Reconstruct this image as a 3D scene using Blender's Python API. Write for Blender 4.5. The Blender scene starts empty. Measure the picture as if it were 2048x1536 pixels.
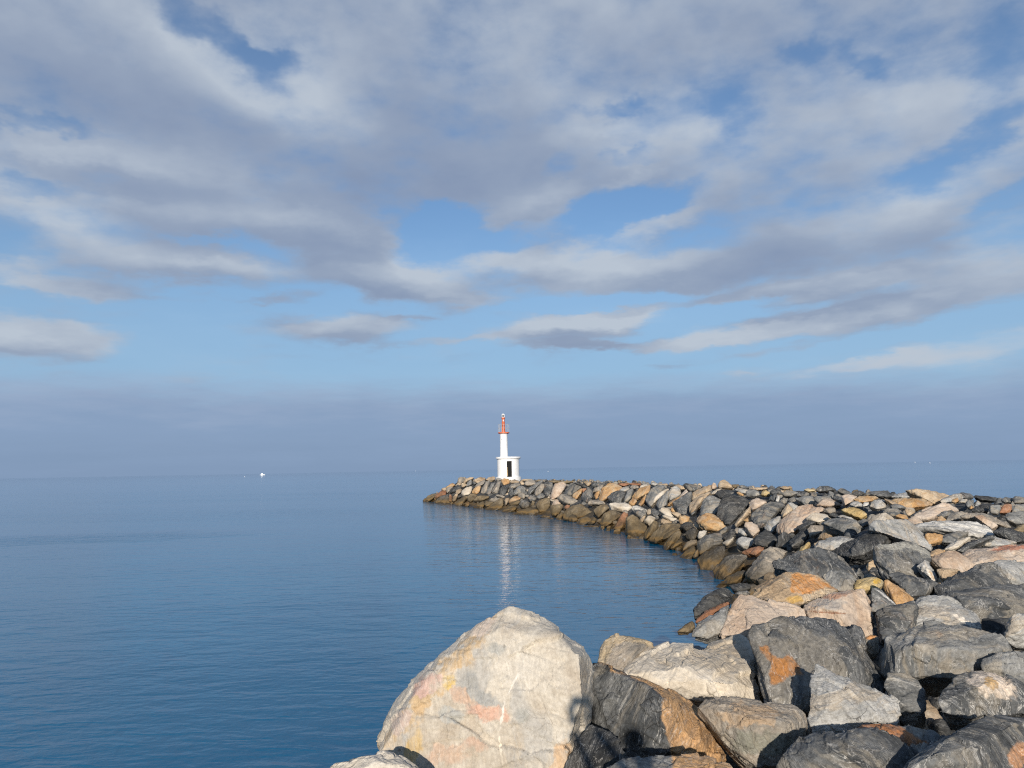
ROCKS = r'''
4 A d=6.4 ;huge pale boulder with pink, grey and yellow patches leaning over the sea;395,1110 460,890 530,770 650,620 810,500 870,430 1000,310 1140,215 1180,165 1290,105 1330,112 1390,155 1530,180 1640,260 1790,370 1840,430 1868,500 1872,560 1850,720 1855,790 1850,890 1740,1000 1730,1060 1690,1215 1600,1420 700,1420 420,1320
4 c d=5.5 ;rounded beige boulder cut by the bottom edge, left of the huge pale boulder;60,1215 110,1170 180,1140 290,1120 390,1110 470,1095 560,1120 640,1180 700,1250 650,1420 60,1420
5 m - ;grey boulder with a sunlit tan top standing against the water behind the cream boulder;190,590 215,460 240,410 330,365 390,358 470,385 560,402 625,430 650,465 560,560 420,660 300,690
5 c d=8.2 ;long cream boulder with a blunt ridge lying beside the huge pale boulder;400,650 440,590 500,510 620,470 800,430 870,430 1000,490 1100,540 1230,570 1440,590 1490,700 1520,940 1350,915 1180,890 960,915 880,870 740,810 420,690
5 P d=8.7 ;pinkish cream boulder wedged behind the long cream boulder;1040,490 1100,430 1200,400 1340,370 1400,385 1470,440 1500,500 1520,640 1600,950 1520,960 1380,900 1250,570 1100,550
5 p - ;large flat-topped pink boulder above the dark pitted boulder;1180,420 1210,330 1230,260 1270,170 1300,70 1340,40 1420,35 1500,60 1600,90 1680,130 1880,140 1890,230 1660,260 1480,330 1440,420
d g - ;shaded grey-green slab sloping to the water under the flat-topped pink boulder;760,1590 860,1430 1000,1380 1080,1310 1200,1230 1300,1160 1300,1250 1260,1400 1220,1560 1000,1640
d r - ;rust-brown slab sloping to the water below the black rock;810,1420 830,1370 940,1270 1100,1190 1290,1130 1310,1170 1200,1240 1040,1330 960,1400 850,1430
d k - ;black rounded rock overhanging the water beside the rust-brown slab;785,1250 790,1190 900,1100 960,1030 1080,950 1200,920 1300,940 1350,1000 1340,1080 1200,1140 1100,1180 960,1260 850,1340 790,1340
5 I d=7.6 ;charcoal pitted boulder with a rusty orange hollow on its left flank;1440,370 1480,300 1640,240 1740,225 1840,240 1970,230 2100,255 2230,285 2310,330 2330,420 2370,540 2430,680 2530,800 2545,840 2330,900 2000,1000 1760,980 1600,940 1540,740 1500,500
6 J d=6.7 ;light grey three-sided boulder with a dark left facet;320,640 345,608 440,640 560,700 690,770 840,820 960,870 1030,930 1040,1090 900,1110 700,1160 520,1230 260,1170 300,1050 330,950 318,780
6 g d=7.9 ;small upright grey stone with an orange cap between two big grey boulders;735,410 760,375 830,365 860,388 855,520 800,565 765,545 740,480
g L - ;pink boulder with a grey panel and a long horizontal crack;890,900 930,830 1030,770 1300,720 1480,680 1690,670 1720,740 1780,880 1790,1000 1840,1290 1620,1310 1480,1180 1280,1120 940,1070 890,980
g M - ;tan boulder with a bright orange flaked face behind the cracked pink boulder;150,750 250,650 380,580 510,480 620,430 820,430 1000,480 1150,550 1280,640 1330,690 1200,740 1000,810 900,870 700,890 560,890 420,850 320,830
h l - ;light grey domed boulder with a white band along its lower right edge;390,1160 430,1050 500,900 560,800 640,770 760,755 930,760 1060,800 1200,900 1340,1010 1440,1080 1470,1150 1470,1250 1380,1260 1100,1140 900,1150 640,1200 560,1230
6 g d=7.4 ;wide grey slab tilted below the light grey domed boulder;830,590 850,555 900,480 865,440 1000,415 1110,340 1190,260 1310,235 1440,260 1700,340 1800,350 1860,400 1930,490 1760,560 1700,640 1520,720 1240,720 1100,720 950,690 920,640
6 g d=7.0 ;blocky grey boulder under the wide grey slab, right of the three-sided one;900,800 930,660 1100,690 1200,760 1260,850 1255,1060 1130,1120 1050,1100 1030,930 960,860
6 T d=6.5 ;dark boulder at the right edge with a pinkish white crystal patch;1340,900 1370,820 1480,740 1540,680 1610,650 1790,675 1930,715 2050,780 2080,1000 1970,1020 1750,1020 1560,1050 1430,1060 1380,1010
6 g d=7.1 ;rounded grey boulder cut by the right edge above the crystal-patched boulder;1690,600 1720,560 1850,510 1980,488 2090,510 2100,780 1990,740 1860,690 1720,680
6 l d=8.3 ;half-shaded pale grey boulder cut by the right edge below the dark grey mound;1880,350 1920,230 1960,190 2060,178 2100,200 2100,490 1960,460 1900,420
6 X d=6.0 ;long low boulder with an orange-brown band between the dark bottom boulders;500,1215 560,1165 720,1110 860,1090 1050,1100 1170,1140 1260,1140 1340,1180 1420,1260 1330,1330 1200,1360 1120,1310 900,1240 780,1230 600,1250
6 Y d=5.6 ;dark grey boulder at the bottom in front of the orange-banded one;-20,1480 80,1400 170,1360 200,1270 240,1190 340,1168 420,1215 500,1212 600,1220 780,1140 870,1130 1000,1200 1200,1335 1120,1480 1000,1640 0,1640
6 Z d=5.3 ;broad dark grey boulder filling the bottom right corner;1050,1460 1100,1410 1200,1330 1420,1250 1500,1180 1620,1060 1740,1010 1970,1008 2120,1000 2150,1660 1000,1660
5 D d=6.9 ;two-faced boulder, charcoal left face and orange right face;145,580 230,600 280,645 400,688 640,770 800,840 900,890 980,960 1060,1040 1110,1110 1160,1210 1190,1300 1210,1400 1200,1500 780,1520 150,1500 120,1000 120,760
5 Q d=5.4 ;low grey boulder at the bottom edge before the two-faced boulder;230,1480 290,1400 420,1360 560,1370 700,1390 830,1370 960,1350 1060,1338 1160,1380 1250,1430 1330,1500 1350,1640 230,1640
5 N d=6.4 ;mottled tan and grey-green boulder in the hollow right of the orange-faced boulder;1000,960 1080,900 1200,868 1330,888 1480,935 1580,955 1700,948 1800,958 1870,1018 1898,1090 1880,1160 1800,1300 1640,1440 1500,1440 1400,1370 1300,1240 1200,1180 1150,1130 1110,1070
4 k d=5.9 ;black boulder in deep shade at the foot of the huge pale boulder;1660,1230 1740,1040 1850,920 1980,960 2060,1060 2160,1240 2060,1440 1700,1440
g g - ;grey slab with a pale rim behind the cracked pink boulder;1120,500 1220,410 1350,420 1540,480 1600,540 1560,600 1560,680 1450,720 1300,680 1200,580
g y - ;ochre boulder with a bright yellow knob;1550,600 1600,540 1720,520 1820,498 1930,518 1965,580 1900,660 1700,700 1620,690 1560,660
h o - ;flat tan-orange slab beside the white-lined grey block;130,650 140,550 190,530 290,620 430,720 540,800 500,860 360,912 300,880 200,770
h G - ;smooth grey block with one white vein line;-30,980 -30,650 40,638 150,730 280,880 340,920 200,930 60,980
h d - ;shaded dark block under the flat tan-orange slab;0,980 60,940 200,895 370,920 540,820 590,880 560,1000 600,1120 540,1200 400,1280 300,1370 80,1370 20,1200
h d - ;dark grey grooved slab left of the big grey mounds;200,480 330,438 480,480 640,520 800,560 900,580 820,650 700,740 560,770 490,770 460,700 380,580
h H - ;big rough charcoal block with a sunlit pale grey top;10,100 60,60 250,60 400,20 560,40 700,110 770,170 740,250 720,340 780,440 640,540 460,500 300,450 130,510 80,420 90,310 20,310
h w - ;black and white streaked rock wedged right of the rough charcoal block;580,360 690,258 740,300 800,420 890,560 800,550 690,460
h o - ;small bright orange rock above the crusty pink boulder;755,215 770,160 860,118 985,140 940,190 850,240
h p - ;crusty pink-grey boulder between the charcoal block and the pale grey mound;740,260 830,220 930,170 1020,150 1120,158 1190,210 1280,250 1405,350 1300,415 1200,440 1080,400 960,400 840,350
h t - ;smooth greenish beige block below the crusty pink-grey boulder;850,400 950,378 1080,388 1150,400 1195,470 1060,560 980,570 900,500
h R - ;long red-pink boulder cut by the right edge;1200,180 1300,130 1480,128 1700,150 1940,105 2080,50 2120,290 1760,300 1620,300 1560,340 1420,350 1370,320 1280,250
h d - ;grey speckled mound left of the pale mound at the right edge;815,650 880,590 1000,540 1190,478 1360,400 1420,338 1600,305 1720,380 1890,580 1680,720 1400,790 1200,800 880,740
h l - ;pale grey mound cut by the right edge;1520,440 1600,318 1720,258 1850,268 2080,305 2100,640 1880,610 1770,510 1650,480
h d - ;broad dark grey mound with dark streaks at the right edge;880,740 1300,735 1650,685 1890,588 2080,590 2120,980 1900,1020 1860,1080 1600,1090 1430,1100 1300,980 1120,850
h k - ;black rock deep in the gap left of the half-shaded pale boulder;1470,1280 1470,1080 1860,1060 1790,1240 1800,1400 1600,1330
a b;45,480 60,460 130,400 200,370 270,380 230,430 150,470 110,510 60,518
a d;130,420 190,380 250,355 265,390 200,425
a r;230,420 270,370 350,315 410,330 410,380 330,400 260,440
a d;240,500 270,450 330,410 440,380 452,440 462,525 380,545 270,540
a t;335,310 345,285 410,270 420,310 390,330
a o;410,270 480,215 520,205 555,225 530,255 430,280
a m;410,330 420,280 460,260 530,260 480,310 430,360
a k;470,340 480,300 560,270 590,230 650,250 640,290 570,300 560,340 490,350
a t;555,250 600,200 650,210 640,240 590,245
a m;590,190 600,130 640,105 720,115 720,150 670,200 620,210
a t;670,200 720,130 800,110 860,120 830,150 760,165 700,210
a r;450,480 460,400 480,380 510,420 500,490 465,495
a t;560,360 580,310 640,290 660,310 640,350 600,380
a c;650,370 660,320 720,280 800,250 830,270 800,310 810,360 740,390 690,402
a t;650,240 660,205 700,200 740,230 700,265 660,270
a g;720,260 750,190 800,150 820,170 820,220 760,255
a d;820,210 830,170 880,180 900,200 860,225
a t;830,170 860,140 950,110 1030,120 1040,150 980,180 900,200
a t;505,480 520,420 570,370 600,380 590,420 570,470 530,495
a b;510,568 560,510 650,440 720,410 750,430 700,490 660,560 580,572
a k;590,420 620,390 650,400 640,420 600,440
a o;820,360 830,310 900,250 960,240 950,300 930,350 890,370
a m;860,260 900,210 990,160 1030,150 1010,210 960,250 900,270
a m;960,350 980,280 1040,190 1100,150 1110,190 1090,260 1060,340 1000,370
a g;1050,360 1070,290 1130,210 1190,190 1180,240 1130,310 1110,370 1080,385
a m;1130,350 1160,280 1230,170 1270,180 1270,230 1240,300 1220,370 1170,365
a t;1040,150 1080,115 1160,100 1190,110 1180,150 1140,170 1070,165
a b;750,420 800,370 870,370 900,400 850,460 800,500 750,480
a b;840,480 900,410 1000,400 1090,410 1080,440 1000,470 900,490
a b;830,590 900,540 980,490 1020,500 1010,560 960,620 880,612
a m;1080,490 1110,450 1190,430 1260,445 1250,480 1170,500
a m;1190,400 1220,380 1290,390 1340,420 1310,440 1240,420
a b;1010,540 1040,490 1090,500 1160,500 1100,560 1050,570
a b;1000,632 1080,590 1180,520 1260,440 1320,450 1310,540 1270,620 1150,642
a k;1230,360 1270,270 1340,230 1420,210 1410,270 1360,350 1340,400 1260,380
a m;1400,280 1440,220 1510,200 1570,200 1575,235 1510,270 1450,290
a o;1280,150 1320,130 1380,135 1420,170 1400,210 1320,235 1290,200
a g;1190,140 1220,125 1290,135 1280,160 1230,165
a t;1420,190 1460,160 1530,160 1570,180 1540,205 1450,210
a d;1390,380 1410,300 1460,270 1480,320 1470,390 1430,420
a g;1470,370 1490,310 1560,240 1620,250 1670,290 1650,350 1560,360 1490,390
a m;1550,360 1640,350 1670,400 1640,450 1600,440 1540,410
a t;1330,480 1350,440 1400,440 1410,480 1370,530 1350,560
a o;1395,500 1430,440 1500,410 1560,410 1590,440 1560,470 1470,480 1410,520
a b;1400,550 1450,500 1560,470 1580,500 1540,540 1430,560
a b;1250,672 1330,620 1440,560 1520,560 1520,600 1440,670 1340,692
a d;1560,540 1600,480 1680,480 1730,510 1730,560 1680,600 1610,590
a d;1690,440 1730,390 1800,390 1830,430 1820,480 1740,490
a g;1830,430 1860,390 1920,365 1965,400 1960,430 1880,450
a b;1450,702 1540,640 1620,610 1720,630 1790,600 1860,620 1870,690 1750,722 1560,715
a b;1740,560 1770,480 1810,500 1800,550
a b;1820,540 1870,480 1980,430 2048,450 2048,560 1980,650 1890,650 1850,580
a m;1640,220 1660,180 1740,150 1810,170 1830,210 1750,240 1680,240
a t;1570,190 1600,165 1640,190 1640,225 1600,235
a g;1690,360 1720,280 1830,190 1930,150 1950,180 1880,250 1780,340 1720,390
a m;1800,350 1830,290 1910,210 1970,220 1960,290 1900,350 1890,385 1820,390
a t;1590,165 1640,140 1760,140 1780,160 1700,168
a d;1950,240 1970,200 2048,160 2048,250 1990,260
a b;1830,170 1860,145 1940,150 1900,180
a o;700,572 730,520 770,500 770,560 740,582
a b;330,548 400,525 470,535 470,555
b d;70,360 80,260 150,215 230,235 245,310 200,420 120,500 80,430
b p;190,490 230,400 260,260 380,230 470,250 490,290 420,400 350,480 260,540 220,540
b d;440,440 480,360 560,260 650,230 720,250 780,300 700,370 620,420 570,475 490,460
b k;640,240 720,225 830,270 910,310 900,335 790,315
b o;590,470 640,420 770,330 800,330 800,380 760,450 680,540 640,520
b r;790,340 860,335 870,360 800,420
b d;770,500 800,420 880,350 930,340 990,420 980,500 920,560 870,600 800,560
b m;980,420 1000,340 1100,290 1190,270 1180,300 1110,380 1030,400
b o;1000,470 1040,410 1110,380 1120,400 1080,520 1040,540
b o;1090,560 1120,430 1180,300 1240,250 1380,250 1460,290 1530,330 1500,370 1390,400 1290,450 1200,500 1160,565
b d;1250,490 1320,440 1420,385 1540,390 1590,410 1560,500 1510,600 1440,615 1350,600 1290,560
b g;1560,600 1590,470 1640,370 1720,340 1740,390 1690,520 1620,600
b l;1470,375 1540,320 1640,305 1670,340 1620,400 1550,400
b r;1440,260 1500,245 1640,240 1660,270 1560,300 1490,290
b r;1640,250 1760,235 1880,250 1880,280 1760,290
b m;1670,320 1720,280 1830,290 1840,330 1760,350 1700,355
b o;1720,500 1760,430 1850,340 1960,300 2048,270 2048,400 1950,440 1900,430 1800,540
b o;1650,600 1720,520 1800,540 1800,590 1740,660 1690,640
b o;1830,640 1900,520 1970,450 1990,500 1930,620 1880,660
b m;330,510 390,450 500,460 600,510 690,560 740,620 700,640 600,650 500,620 440,590 340,540
b p;220,650 250,580 310,540 400,580 420,610 350,640 280,670
b b;190,740 200,660 280,660 400,630 440,670 400,740 350,800 270,860 220,820
b r;450,690 500,640 560,660 530,720 480,720
b b;430,820 490,740 620,660 740,630 850,680 950,770 900,840 810,880 730,880 640,830 540,810 490,870 490,950 440,950
b m;900,640 920,570 1010,560 1100,550 1190,590 1240,640 1140,640 1040,640
b b;990,740 1050,680 1160,640 1240,650 1290,700 1200,720 1180,800 1090,880 1040,830
b c;1295,640 1310,610 1400,610 1500,620 1600,605 1660,640 1720,700 1670,760 1600,780 1530,730 1430,710 1330,740
b w;1700,720 1740,670 1790,655 1880,680 1985,740 1980,790 1830,740 1730,760
b d;1740,780 1760,735 1850,740 1970,790 1990,850 1880,880 1790,840
b b;1120,960 1150,880 1200,790 1290,750 1420,740 1510,800 1480,870 1360,880 1260,920 1230,1000 1200,1060 1130,1010
b b;1120,1118 1130,1040 1200,1030 1200,1090 1150,1140
b b;660,1015 700,940 770,880 870,860 940,900 960,930 880,990 790,1040 700,1050
b b;880,1000 960,920 1010,880 1050,910 1020,980 960,1010
b o;780,1078 830,1040 960,1020 1090,1040 1110,1088 1000,1105 860,1090
b r;1380,1090 1420,1000 1500,860 1560,780 1640,820 1620,900 1550,1040 1500,1110 1420,1110
b o;1370,1228 1380,1120 1490,1090 1500,1150 1490,1240 1430,1245
b b;1590,1140 1600,900 1650,830 1720,820 1830,910 1850,980 1980,1050 1970,1110 1880,1240 1800,1250 1710,1200 1640,1210
b o;1600,1288 1640,1210 1740,1230 1860,1280 1800,1310 1660,1310
b t;1840,960 1900,870 1960,840 1970,880 1920,950 1880,990
b b;1220,1168 1250,1060 1310,1040 1320,1080 1290,1160
b k;520,880 600,820 680,850 700,920 620,980 540,950
b b;280,928 330,840 400,780 430,820 400,940 330,960
b o;110,918 170,885 250,890 260,918 180,935
b d;0,868 80,840 190,860 180,910 60,910
b b;380,230 450,200 560,195 640,210 600,230 480,248
b d;700,210 760,195 800,215 750,228
b t;830,240 870,215 920,205 960,240 910,290 880,290
b d;960,280 1000,245 1080,235 1190,240 1190,270 1080,300 980,310
b b;160,215 240,185 360,190 420,220 330,230 230,238
b t;0,240 30,180 70,180 80,220 50,260
b g;0,520 0,440 50,430 90,490 60,520
b t;120,560 150,490 180,500 180,540
b c;1830,400 1870,290 1920,290 1960,310 1900,370
c g;100,540 140,460 230,330 330,300 480,290 500,340 420,420 280,530 190,640 150,620
c c;160,600 200,560 330,450 470,350 540,320 530,370 420,440 310,540 220,660 180,650
c g;310,640 330,560 420,470 520,370 560,400 540,500 490,640 360,720
c l;510,500 540,390 600,310 680,310 740,350 760,400 760,460 650,510 550,570
c o;510,660 520,620 600,560 740,480 800,470 720,540 640,600 560,650
c p;740,480 800,410 860,360 900,400 860,440 780,480
c d;620,600 740,540 860,430 960,400 970,480 940,560 900,640 900,780 820,820 730,800 670,740
c t;960,500 980,410 1110,360 1220,300 1310,290 1340,350 1250,400 1130,440 1040,520 990,550
c t;920,740 920,640 1010,540 1120,460 1290,400 1330,410 1190,540 1050,660 1000,760 950,790
c g;1120,800 1150,660 1200,560 1290,480 1390,490 1530,560 1480,660 1430,760 1390,830 1240,800 1150,870
c k;1430,820 1480,650 1560,520 1620,450 1750,470 1900,490 2010,560 2020,620 1900,760 1750,920 1680,1000 1590,1000 1510,920
c k;1390,450 1440,390 1520,360 1660,370 1760,420 1740,470 1600,480 1500,520 1430,490
c o;1060,940 1110,870 1200,810 1310,810 1420,860 1520,960 1600,1040 1550,1130 1490,1145 1330,1090 1230,1110 1130,1060
c t;990,1010 1050,990 1140,1060 1150,1110 1050,1090 1000,1060
c c;350,740 400,700 510,700 570,750 640,850 650,890 500,860 420,810
c c;390,840 470,830 640,890 690,900 680,960 590,950 480,900
c t;570,790 660,780 750,800 770,840 700,880 640,850
c d;200,780 230,720 300,730 360,800 340,850 260,860 210,830
c o;570,740 590,700 640,710 670,750 650,780 600,775
c o;720,920 740,850 830,840 930,870 900,950 800,1010 740,990
c t;380,940 420,900 500,930 620,970 560,990 430,1000 390,990
c c;80,930 150,850 210,850 290,890 260,940 180,1030 100,990
c b;80,1258 100,1150 180,1050 260,940 330,960 340,1080 250,1140 170,1230 100,1288
c b;160,1298 240,1170 340,1080 430,1000 590,1000 760,1020 790,1100 700,1090 560,1150 440,1190 330,1250 290,1340 200,1330
c b;430,1290 430,1230 500,1170 640,1110 690,1110 600,1200 520,1260
c b;440,1448 470,1340 560,1240 650,1160 740,1130 760,1170 700,1230 710,1290 640,1330 540,1450 480,1499
c b;560,1450 620,1380 720,1300 790,1340 700,1400 600,1460
c k;750,1040 810,980 910,960 980,980 990,1060 960,1120 860,1120
c k;850,1150 980,1070 1080,1120 1060,1240 960,1300 860,1260
c c;1070,1240 1110,1140 1190,1120 1250,1130 1220,1190 1160,1270 1090,1270
c l;200,270 230,230 290,225 330,260 280,290
c t;340,270 420,250 510,250 520,280 470,290 380,290
c d;520,280 540,262 680,265 680,290 560,300
c t;640,290 720,270 770,300 860,330 880,370 800,370 730,330
c d;800,270 850,240 990,265 1060,290 1110,320 1100,360 990,390 920,380 880,330
c p;1320,290 1370,235 1410,250 1430,310 1390,350 1340,350
c t;1445,300 1480,220 1575,165 1640,220 1720,290 1740,330 1620,330 1480,330
c b;1700,270 1790,265 1820,300 1780,330 1740,320
c d;1830,300 1900,275 1980,300 2040,330 1960,350 1860,330
c c;1330,440 1370,390 1450,350 1520,340 1470,390 1400,440
c o;1800,420 1840,400 1930,450 1920,490 1840,470
c l;1760,360 1860,330 1990,360 2048,380 1990,430 1890,430
c t;1760,1010 1830,900 1920,800 2048,680 2060,800 1960,880 1860,960 1790,1040
c l;1820,1150 1850,1090 1920,1100 2040,1210 1990,1230 1900,1200
c k;1640,1170 1680,1110 1740,1095 1790,1150 1770,1220 1680,1220
c c;0,330 30,280 130,260 150,300 60,350
d t;620,380 640,310 700,240 790,205 835,210 830,260 740,300 680,340
d b;560,495 640,400 790,290 820,340 800,430 760,500 640,525
d g;830,330 850,240 950,150 1060,110 1190,120 1220,200 1200,250 1100,310 990,370 930,400 880,420
d t;770,470 810,380 850,350 870,400 850,450 800,478
d o;450,465 480,410 530,405 550,440 540,495 480,500
d c;1200,260 1280,210 1380,165 1370,200 1300,290 1260,300
d l;1400,250 1440,190 1500,165 1600,185 1665,210 1650,290 1560,350 1500,330
d k;850,500 980,390 1130,310 1240,300 1250,400 1240,460 1150,560 1080,680 900,680
d d;1080,660 1150,560 1280,440 1340,430 1400,440 1580,450 1500,540 1390,600 1340,700 1180,810 1100,790
d k;1200,180 1290,150 1340,70 1390,100 1400,150 1280,230
d r;1480,400 1560,360 1640,330 1740,310 1820,350 1750,390 1600,440
d k;1150,870 1300,740 1500,660 1560,680 1500,760 1400,850
d o;1085,940 1100,900 1160,860 1290,865 1240,900 1140,960
d b;540,1560 640,1470 750,1400 800,1420 800,1500 700,1560
d k;1310,880 1450,850 1600,860 1620,920 1500,960 1380,970
d d;1380,1010 1440,970 1560,960 1620,990 1560,1020
e p;130,450 160,370 240,330 330,360 400,390 330,440 240,490 180,500
e d;190,560 240,500 330,440 440,390 560,400 640,430 600,480 500,500 430,560 390,650 320,760 200,720 160,620
e p;60,740 90,690 180,690 250,730 290,810 240,860 190,895 120,830
e o;40,660 110,630 180,650 230,720 270,740 200,730 110,700
e l;360,770 400,680 480,640 560,600 600,600 570,690 530,770 470,830 400,810
e p;560,830 560,720 620,630 760,530 870,460 960,440 1080,460 1230,500 1180,540 1050,560 960,600 900,670 840,750 790,830 700,860
e d;680,370 780,320 900,370 930,420 920,450 830,440 740,400
e t;600,560 650,480 700,420 760,480 770,510 680,580 620,620
e l;700,400 760,400 860,460 780,520 700,460
e w;520,380 540,300 580,290 590,330 560,390
e d;440,350 500,270 540,260 530,330 500,390
e g;570,380 640,330 700,340 690,400 640,420
e y;300,290 320,240 370,215 430,250 450,290 360,300
e g;90,240 180,200 270,230 290,290 200,310 100,310
e d;430,240 500,210 600,230 620,280 540,270 470,280
e g;610,270 680,220 800,230 850,260 760,300 660,310
e t;570,180 630,160 740,170 760,190 650,205
e t;150,190 250,180 400,180 390,205 250,215 160,210
e d;820,300 860,250 940,235 1020,270 1000,300 900,305
e y;930,215 980,195 1080,205 1100,230 1000,240
e d;1100,210 1160,165 1260,150 1340,170 1390,220 1290,235 1160,235
e g;800,340 920,310 1050,300 1090,350 1090,420 1000,450 940,430 900,370
e g;1080,350 1110,310 1200,310 1330,330 1320,350 1220,350 1150,400
e p;1120,440 1190,350 1340,350 1440,400 1490,440 1390,440 1290,455 1190,455
e d;1350,330 1420,300 1500,340 1520,380 1460,400 1400,370
e d;1420,225 1480,190 1550,210 1640,270 1600,290 1520,280 1450,240
e k;1610,290 1690,235 1760,235 1820,270 1750,300
e d;1820,280 1900,240 2048,225 2048,270 1930,295
e p;1490,290 1590,285 1720,300 1700,330 1620,390 1540,440 1500,400 1510,340
e o;1660,360 1740,310 1850,300 1960,300 2020,330 1940,370 1840,390 1770,405
e l;1600,430 1640,390 1720,380 1790,420 1780,460 1680,460
e w;1790,430 1820,395 1890,400 1870,450 1800,455
e g;1880,450 1920,390 2048,340 2048,480 1960,490
e m;1220,490 1300,470 1390,480 1400,540 1320,560 1230,540
e y;1480,510 1560,480 1700,470 1780,510 1860,570 1830,600 1770,630 1680,600 1560,570
e k;1280,580 1360,545 1450,590 1400,620 1320,610
e c;960,640 1040,560 1140,550 1250,570 1360,620 1280,650 1160,690 1100,620
e g;1190,690 1300,640 1400,620 1560,630 1700,690 1800,770 1740,850 1600,880 1500,830 1400,770 1260,740
e l;1400,610 1500,580 1640,620 1720,680 1600,640
e k;830,760 950,680 1070,620 1120,680 1000,740 880,820
e m;980,790 1030,740 1200,730 1240,740 1190,830 1090,890 1030,890
e t;1130,930 1200,840 1300,750 1370,780 1330,870 1440,880 1300,920
e l;1060,1050 1130,970 1300,920 1420,890 1560,890 1640,950 1500,1030 1340,1100 1220,1090
e k;1330,1120 1420,1060 1600,960 1800,880 2048,800 2300,800 2270,880 2048,1010 1900,1100 1820,1170 1600,1180 1400,1170
e d;1740,700 1790,640 1880,650 1880,720 1800,750
e m;1870,690 1930,600 2048,560 2048,760 1940,790
e k;180,1000 240,900 380,800 470,850 540,940 480,1050 330,1040
e k;530,1040 560,900 640,830 720,870 740,960 700,1060
e k;720,960 800,880 960,760 1000,860 950,950 850,1030 760,1040
e r;130,1150 180,1100 250,1040 350,1060 340,1100 230,1170
e m;180,1360 230,1250 330,1130 430,1060 540,1070 690,1120 620,1180 540,1240 510,1370 450,1480 300,1530 160,1500 90,1470 90,1420 150,1390
e d;510,1350 540,1270 700,1190 860,1140 1020,1090 1130,1060 1200,1080 1280,1120 1370,1160 1490,1230 1580,1330 1660,1400 1700,1470 1640,1510 1400,1480 1250,1480 1100,1480 940,1450 800,1430 600,1430
e y;850,1130 900,1050 1000,970 1040,1010 960,1080 890,1130
f d;0,250 80,210 200,205 290,250 320,280 220,290 100,270
f l;290,290 320,260 470,230 600,220 680,260 700,300 560,285 400,295
f t;480,210 560,180 680,200 850,220 1000,250 1100,290 960,320 880,380 820,360 700,300 640,230
f o;270,330 400,310 560,305 700,310 800,350 830,390 760,410 660,400 560,430 460,430 340,380
f t;180,310 240,320 330,390 440,400 420,430 300,400
f l;20,370 60,330 180,330 220,380 200,430 90,450 0,420
f g;260,410 330,380 430,400 480,430 400,440 300,435
f g;160,490 230,440 360,440 460,530 400,550 280,540
f o;330,540 400,510 470,530 510,580 430,580 360,560
f c;20,600 100,530 190,500 250,530 340,590 280,620 190,600 90,650
f l;0,660 60,620 190,600 350,590 470,600 570,660 650,750 740,840 790,950 790,990 640,920 460,820 300,780 150,760 0,740
f p;600,540 650,490 800,430 960,370 1060,390 1170,470 1110,500 980,470 860,530 780,590 700,600
f p;480,600 550,580 590,540 640,580 710,620 690,650 580,650
f o;890,600 900,560 950,540 1010,590 1020,630 910,630
f m;1000,600 1060,520 1200,480 1300,500 1290,540 1180,590 1060,620
f l;930,340 1000,300 1130,250 1210,245 1240,290 1180,330 1080,360 960,370
f o;1080,350 1110,315 1170,305 1180,350 1130,370
f d;1190,240 1210,225 1330,245 1380,290 1290,320 1240,300
f l;1190,360 1210,320 1290,320 1300,340 1270,370
f k;1380,290 1410,265 1560,280 1700,300 1660,340 1480,330
f k;1340,470 1400,420 1480,390 1560,390 1580,440 1560,490 1400,490
f l;1380,390 1430,340 1480,370 1450,410 1400,420
f g;1580,470 1600,400 1720,400 1740,440 1700,510 1620,500
f r;1720,500 1740,430 1790,380 1880,390 1890,470 1850,500
f g;1900,480 1920,390 2060,390 2060,470 1950,500
f d;1740,330 1800,290 1900,310 1880,360 1780,360
f d;1890,320 1930,280 2060,300 2060,370 1920,370
f d;1260,390 1300,330 1380,330 1370,400 1300,430
f o;1320,440 1350,400 1380,430 1350,460
f p;1370,540 1480,530 1620,610 1700,670 1610,710 1540,660 1440,600
f m;1200,560 1330,500 1500,500 1640,550 1780,620 1830,690 1760,670 1640,610 1480,530 1300,560
f w;560,680 700,630 880,610 1040,640 1200,610 1400,620 1540,700 1640,790 1560,820 1420,830 1300,800 1160,780 1000,770 860,740 720,750 650,740
f o;720,850 740,770 860,770 960,800 960,870 860,900 780,920
f d;900,870 1000,800 1160,740 1310,760 1250,830 1100,890 980,900
f c;990,990 1080,900 1230,830 1340,810 1320,870 1180,960 1090,1000
f d;1170,1000 1300,890 1500,830 1640,790 1660,830 1500,890 1370,950 1240,1020
f l;1430,900 1560,850 1680,820 1830,860 1940,890 1800,930 1600,950 1480,930
f g;1790,550 1850,500 2000,480 2060,480 2060,640 1940,650 1850,610
f b;1890,740 1960,680 2060,650 2060,760 1960,760
f k;1640,760 1740,690 1850,730 2060,770 2060,880 1900,880 1780,820
f t;460,460 540,450 600,490 560,540 500,540
f d;520,560 610,490 700,460 680,500 600,550
f d;860,540 950,480 1080,460 1120,500 1050,540 960,560
'''
import bpy, bmesh, math, random
import numpy as np
from mathutils import Vector, Matrix, Euler

random.seed(11)
rng = np.random.default_rng(11)
scene = bpy.context.scene
COL = scene.collection

# ------------------------------------------------------------------ camera
F = 1607.0                       # focal length in pixels of the 2048 px wide photograph
EYE = 4.1                        # eye height above the water
PITCH, ROLL = math.radians(6.04), math.radians(-1.06)
RC = Matrix.Rotation(math.pi / 2 + PITCH, 3, 'X') @ Matrix.Rotation(ROLL, 3, 'Z')
RCn = np.array(RC)
CAMP = np.array([0.0, 0.0, EYE])


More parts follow.
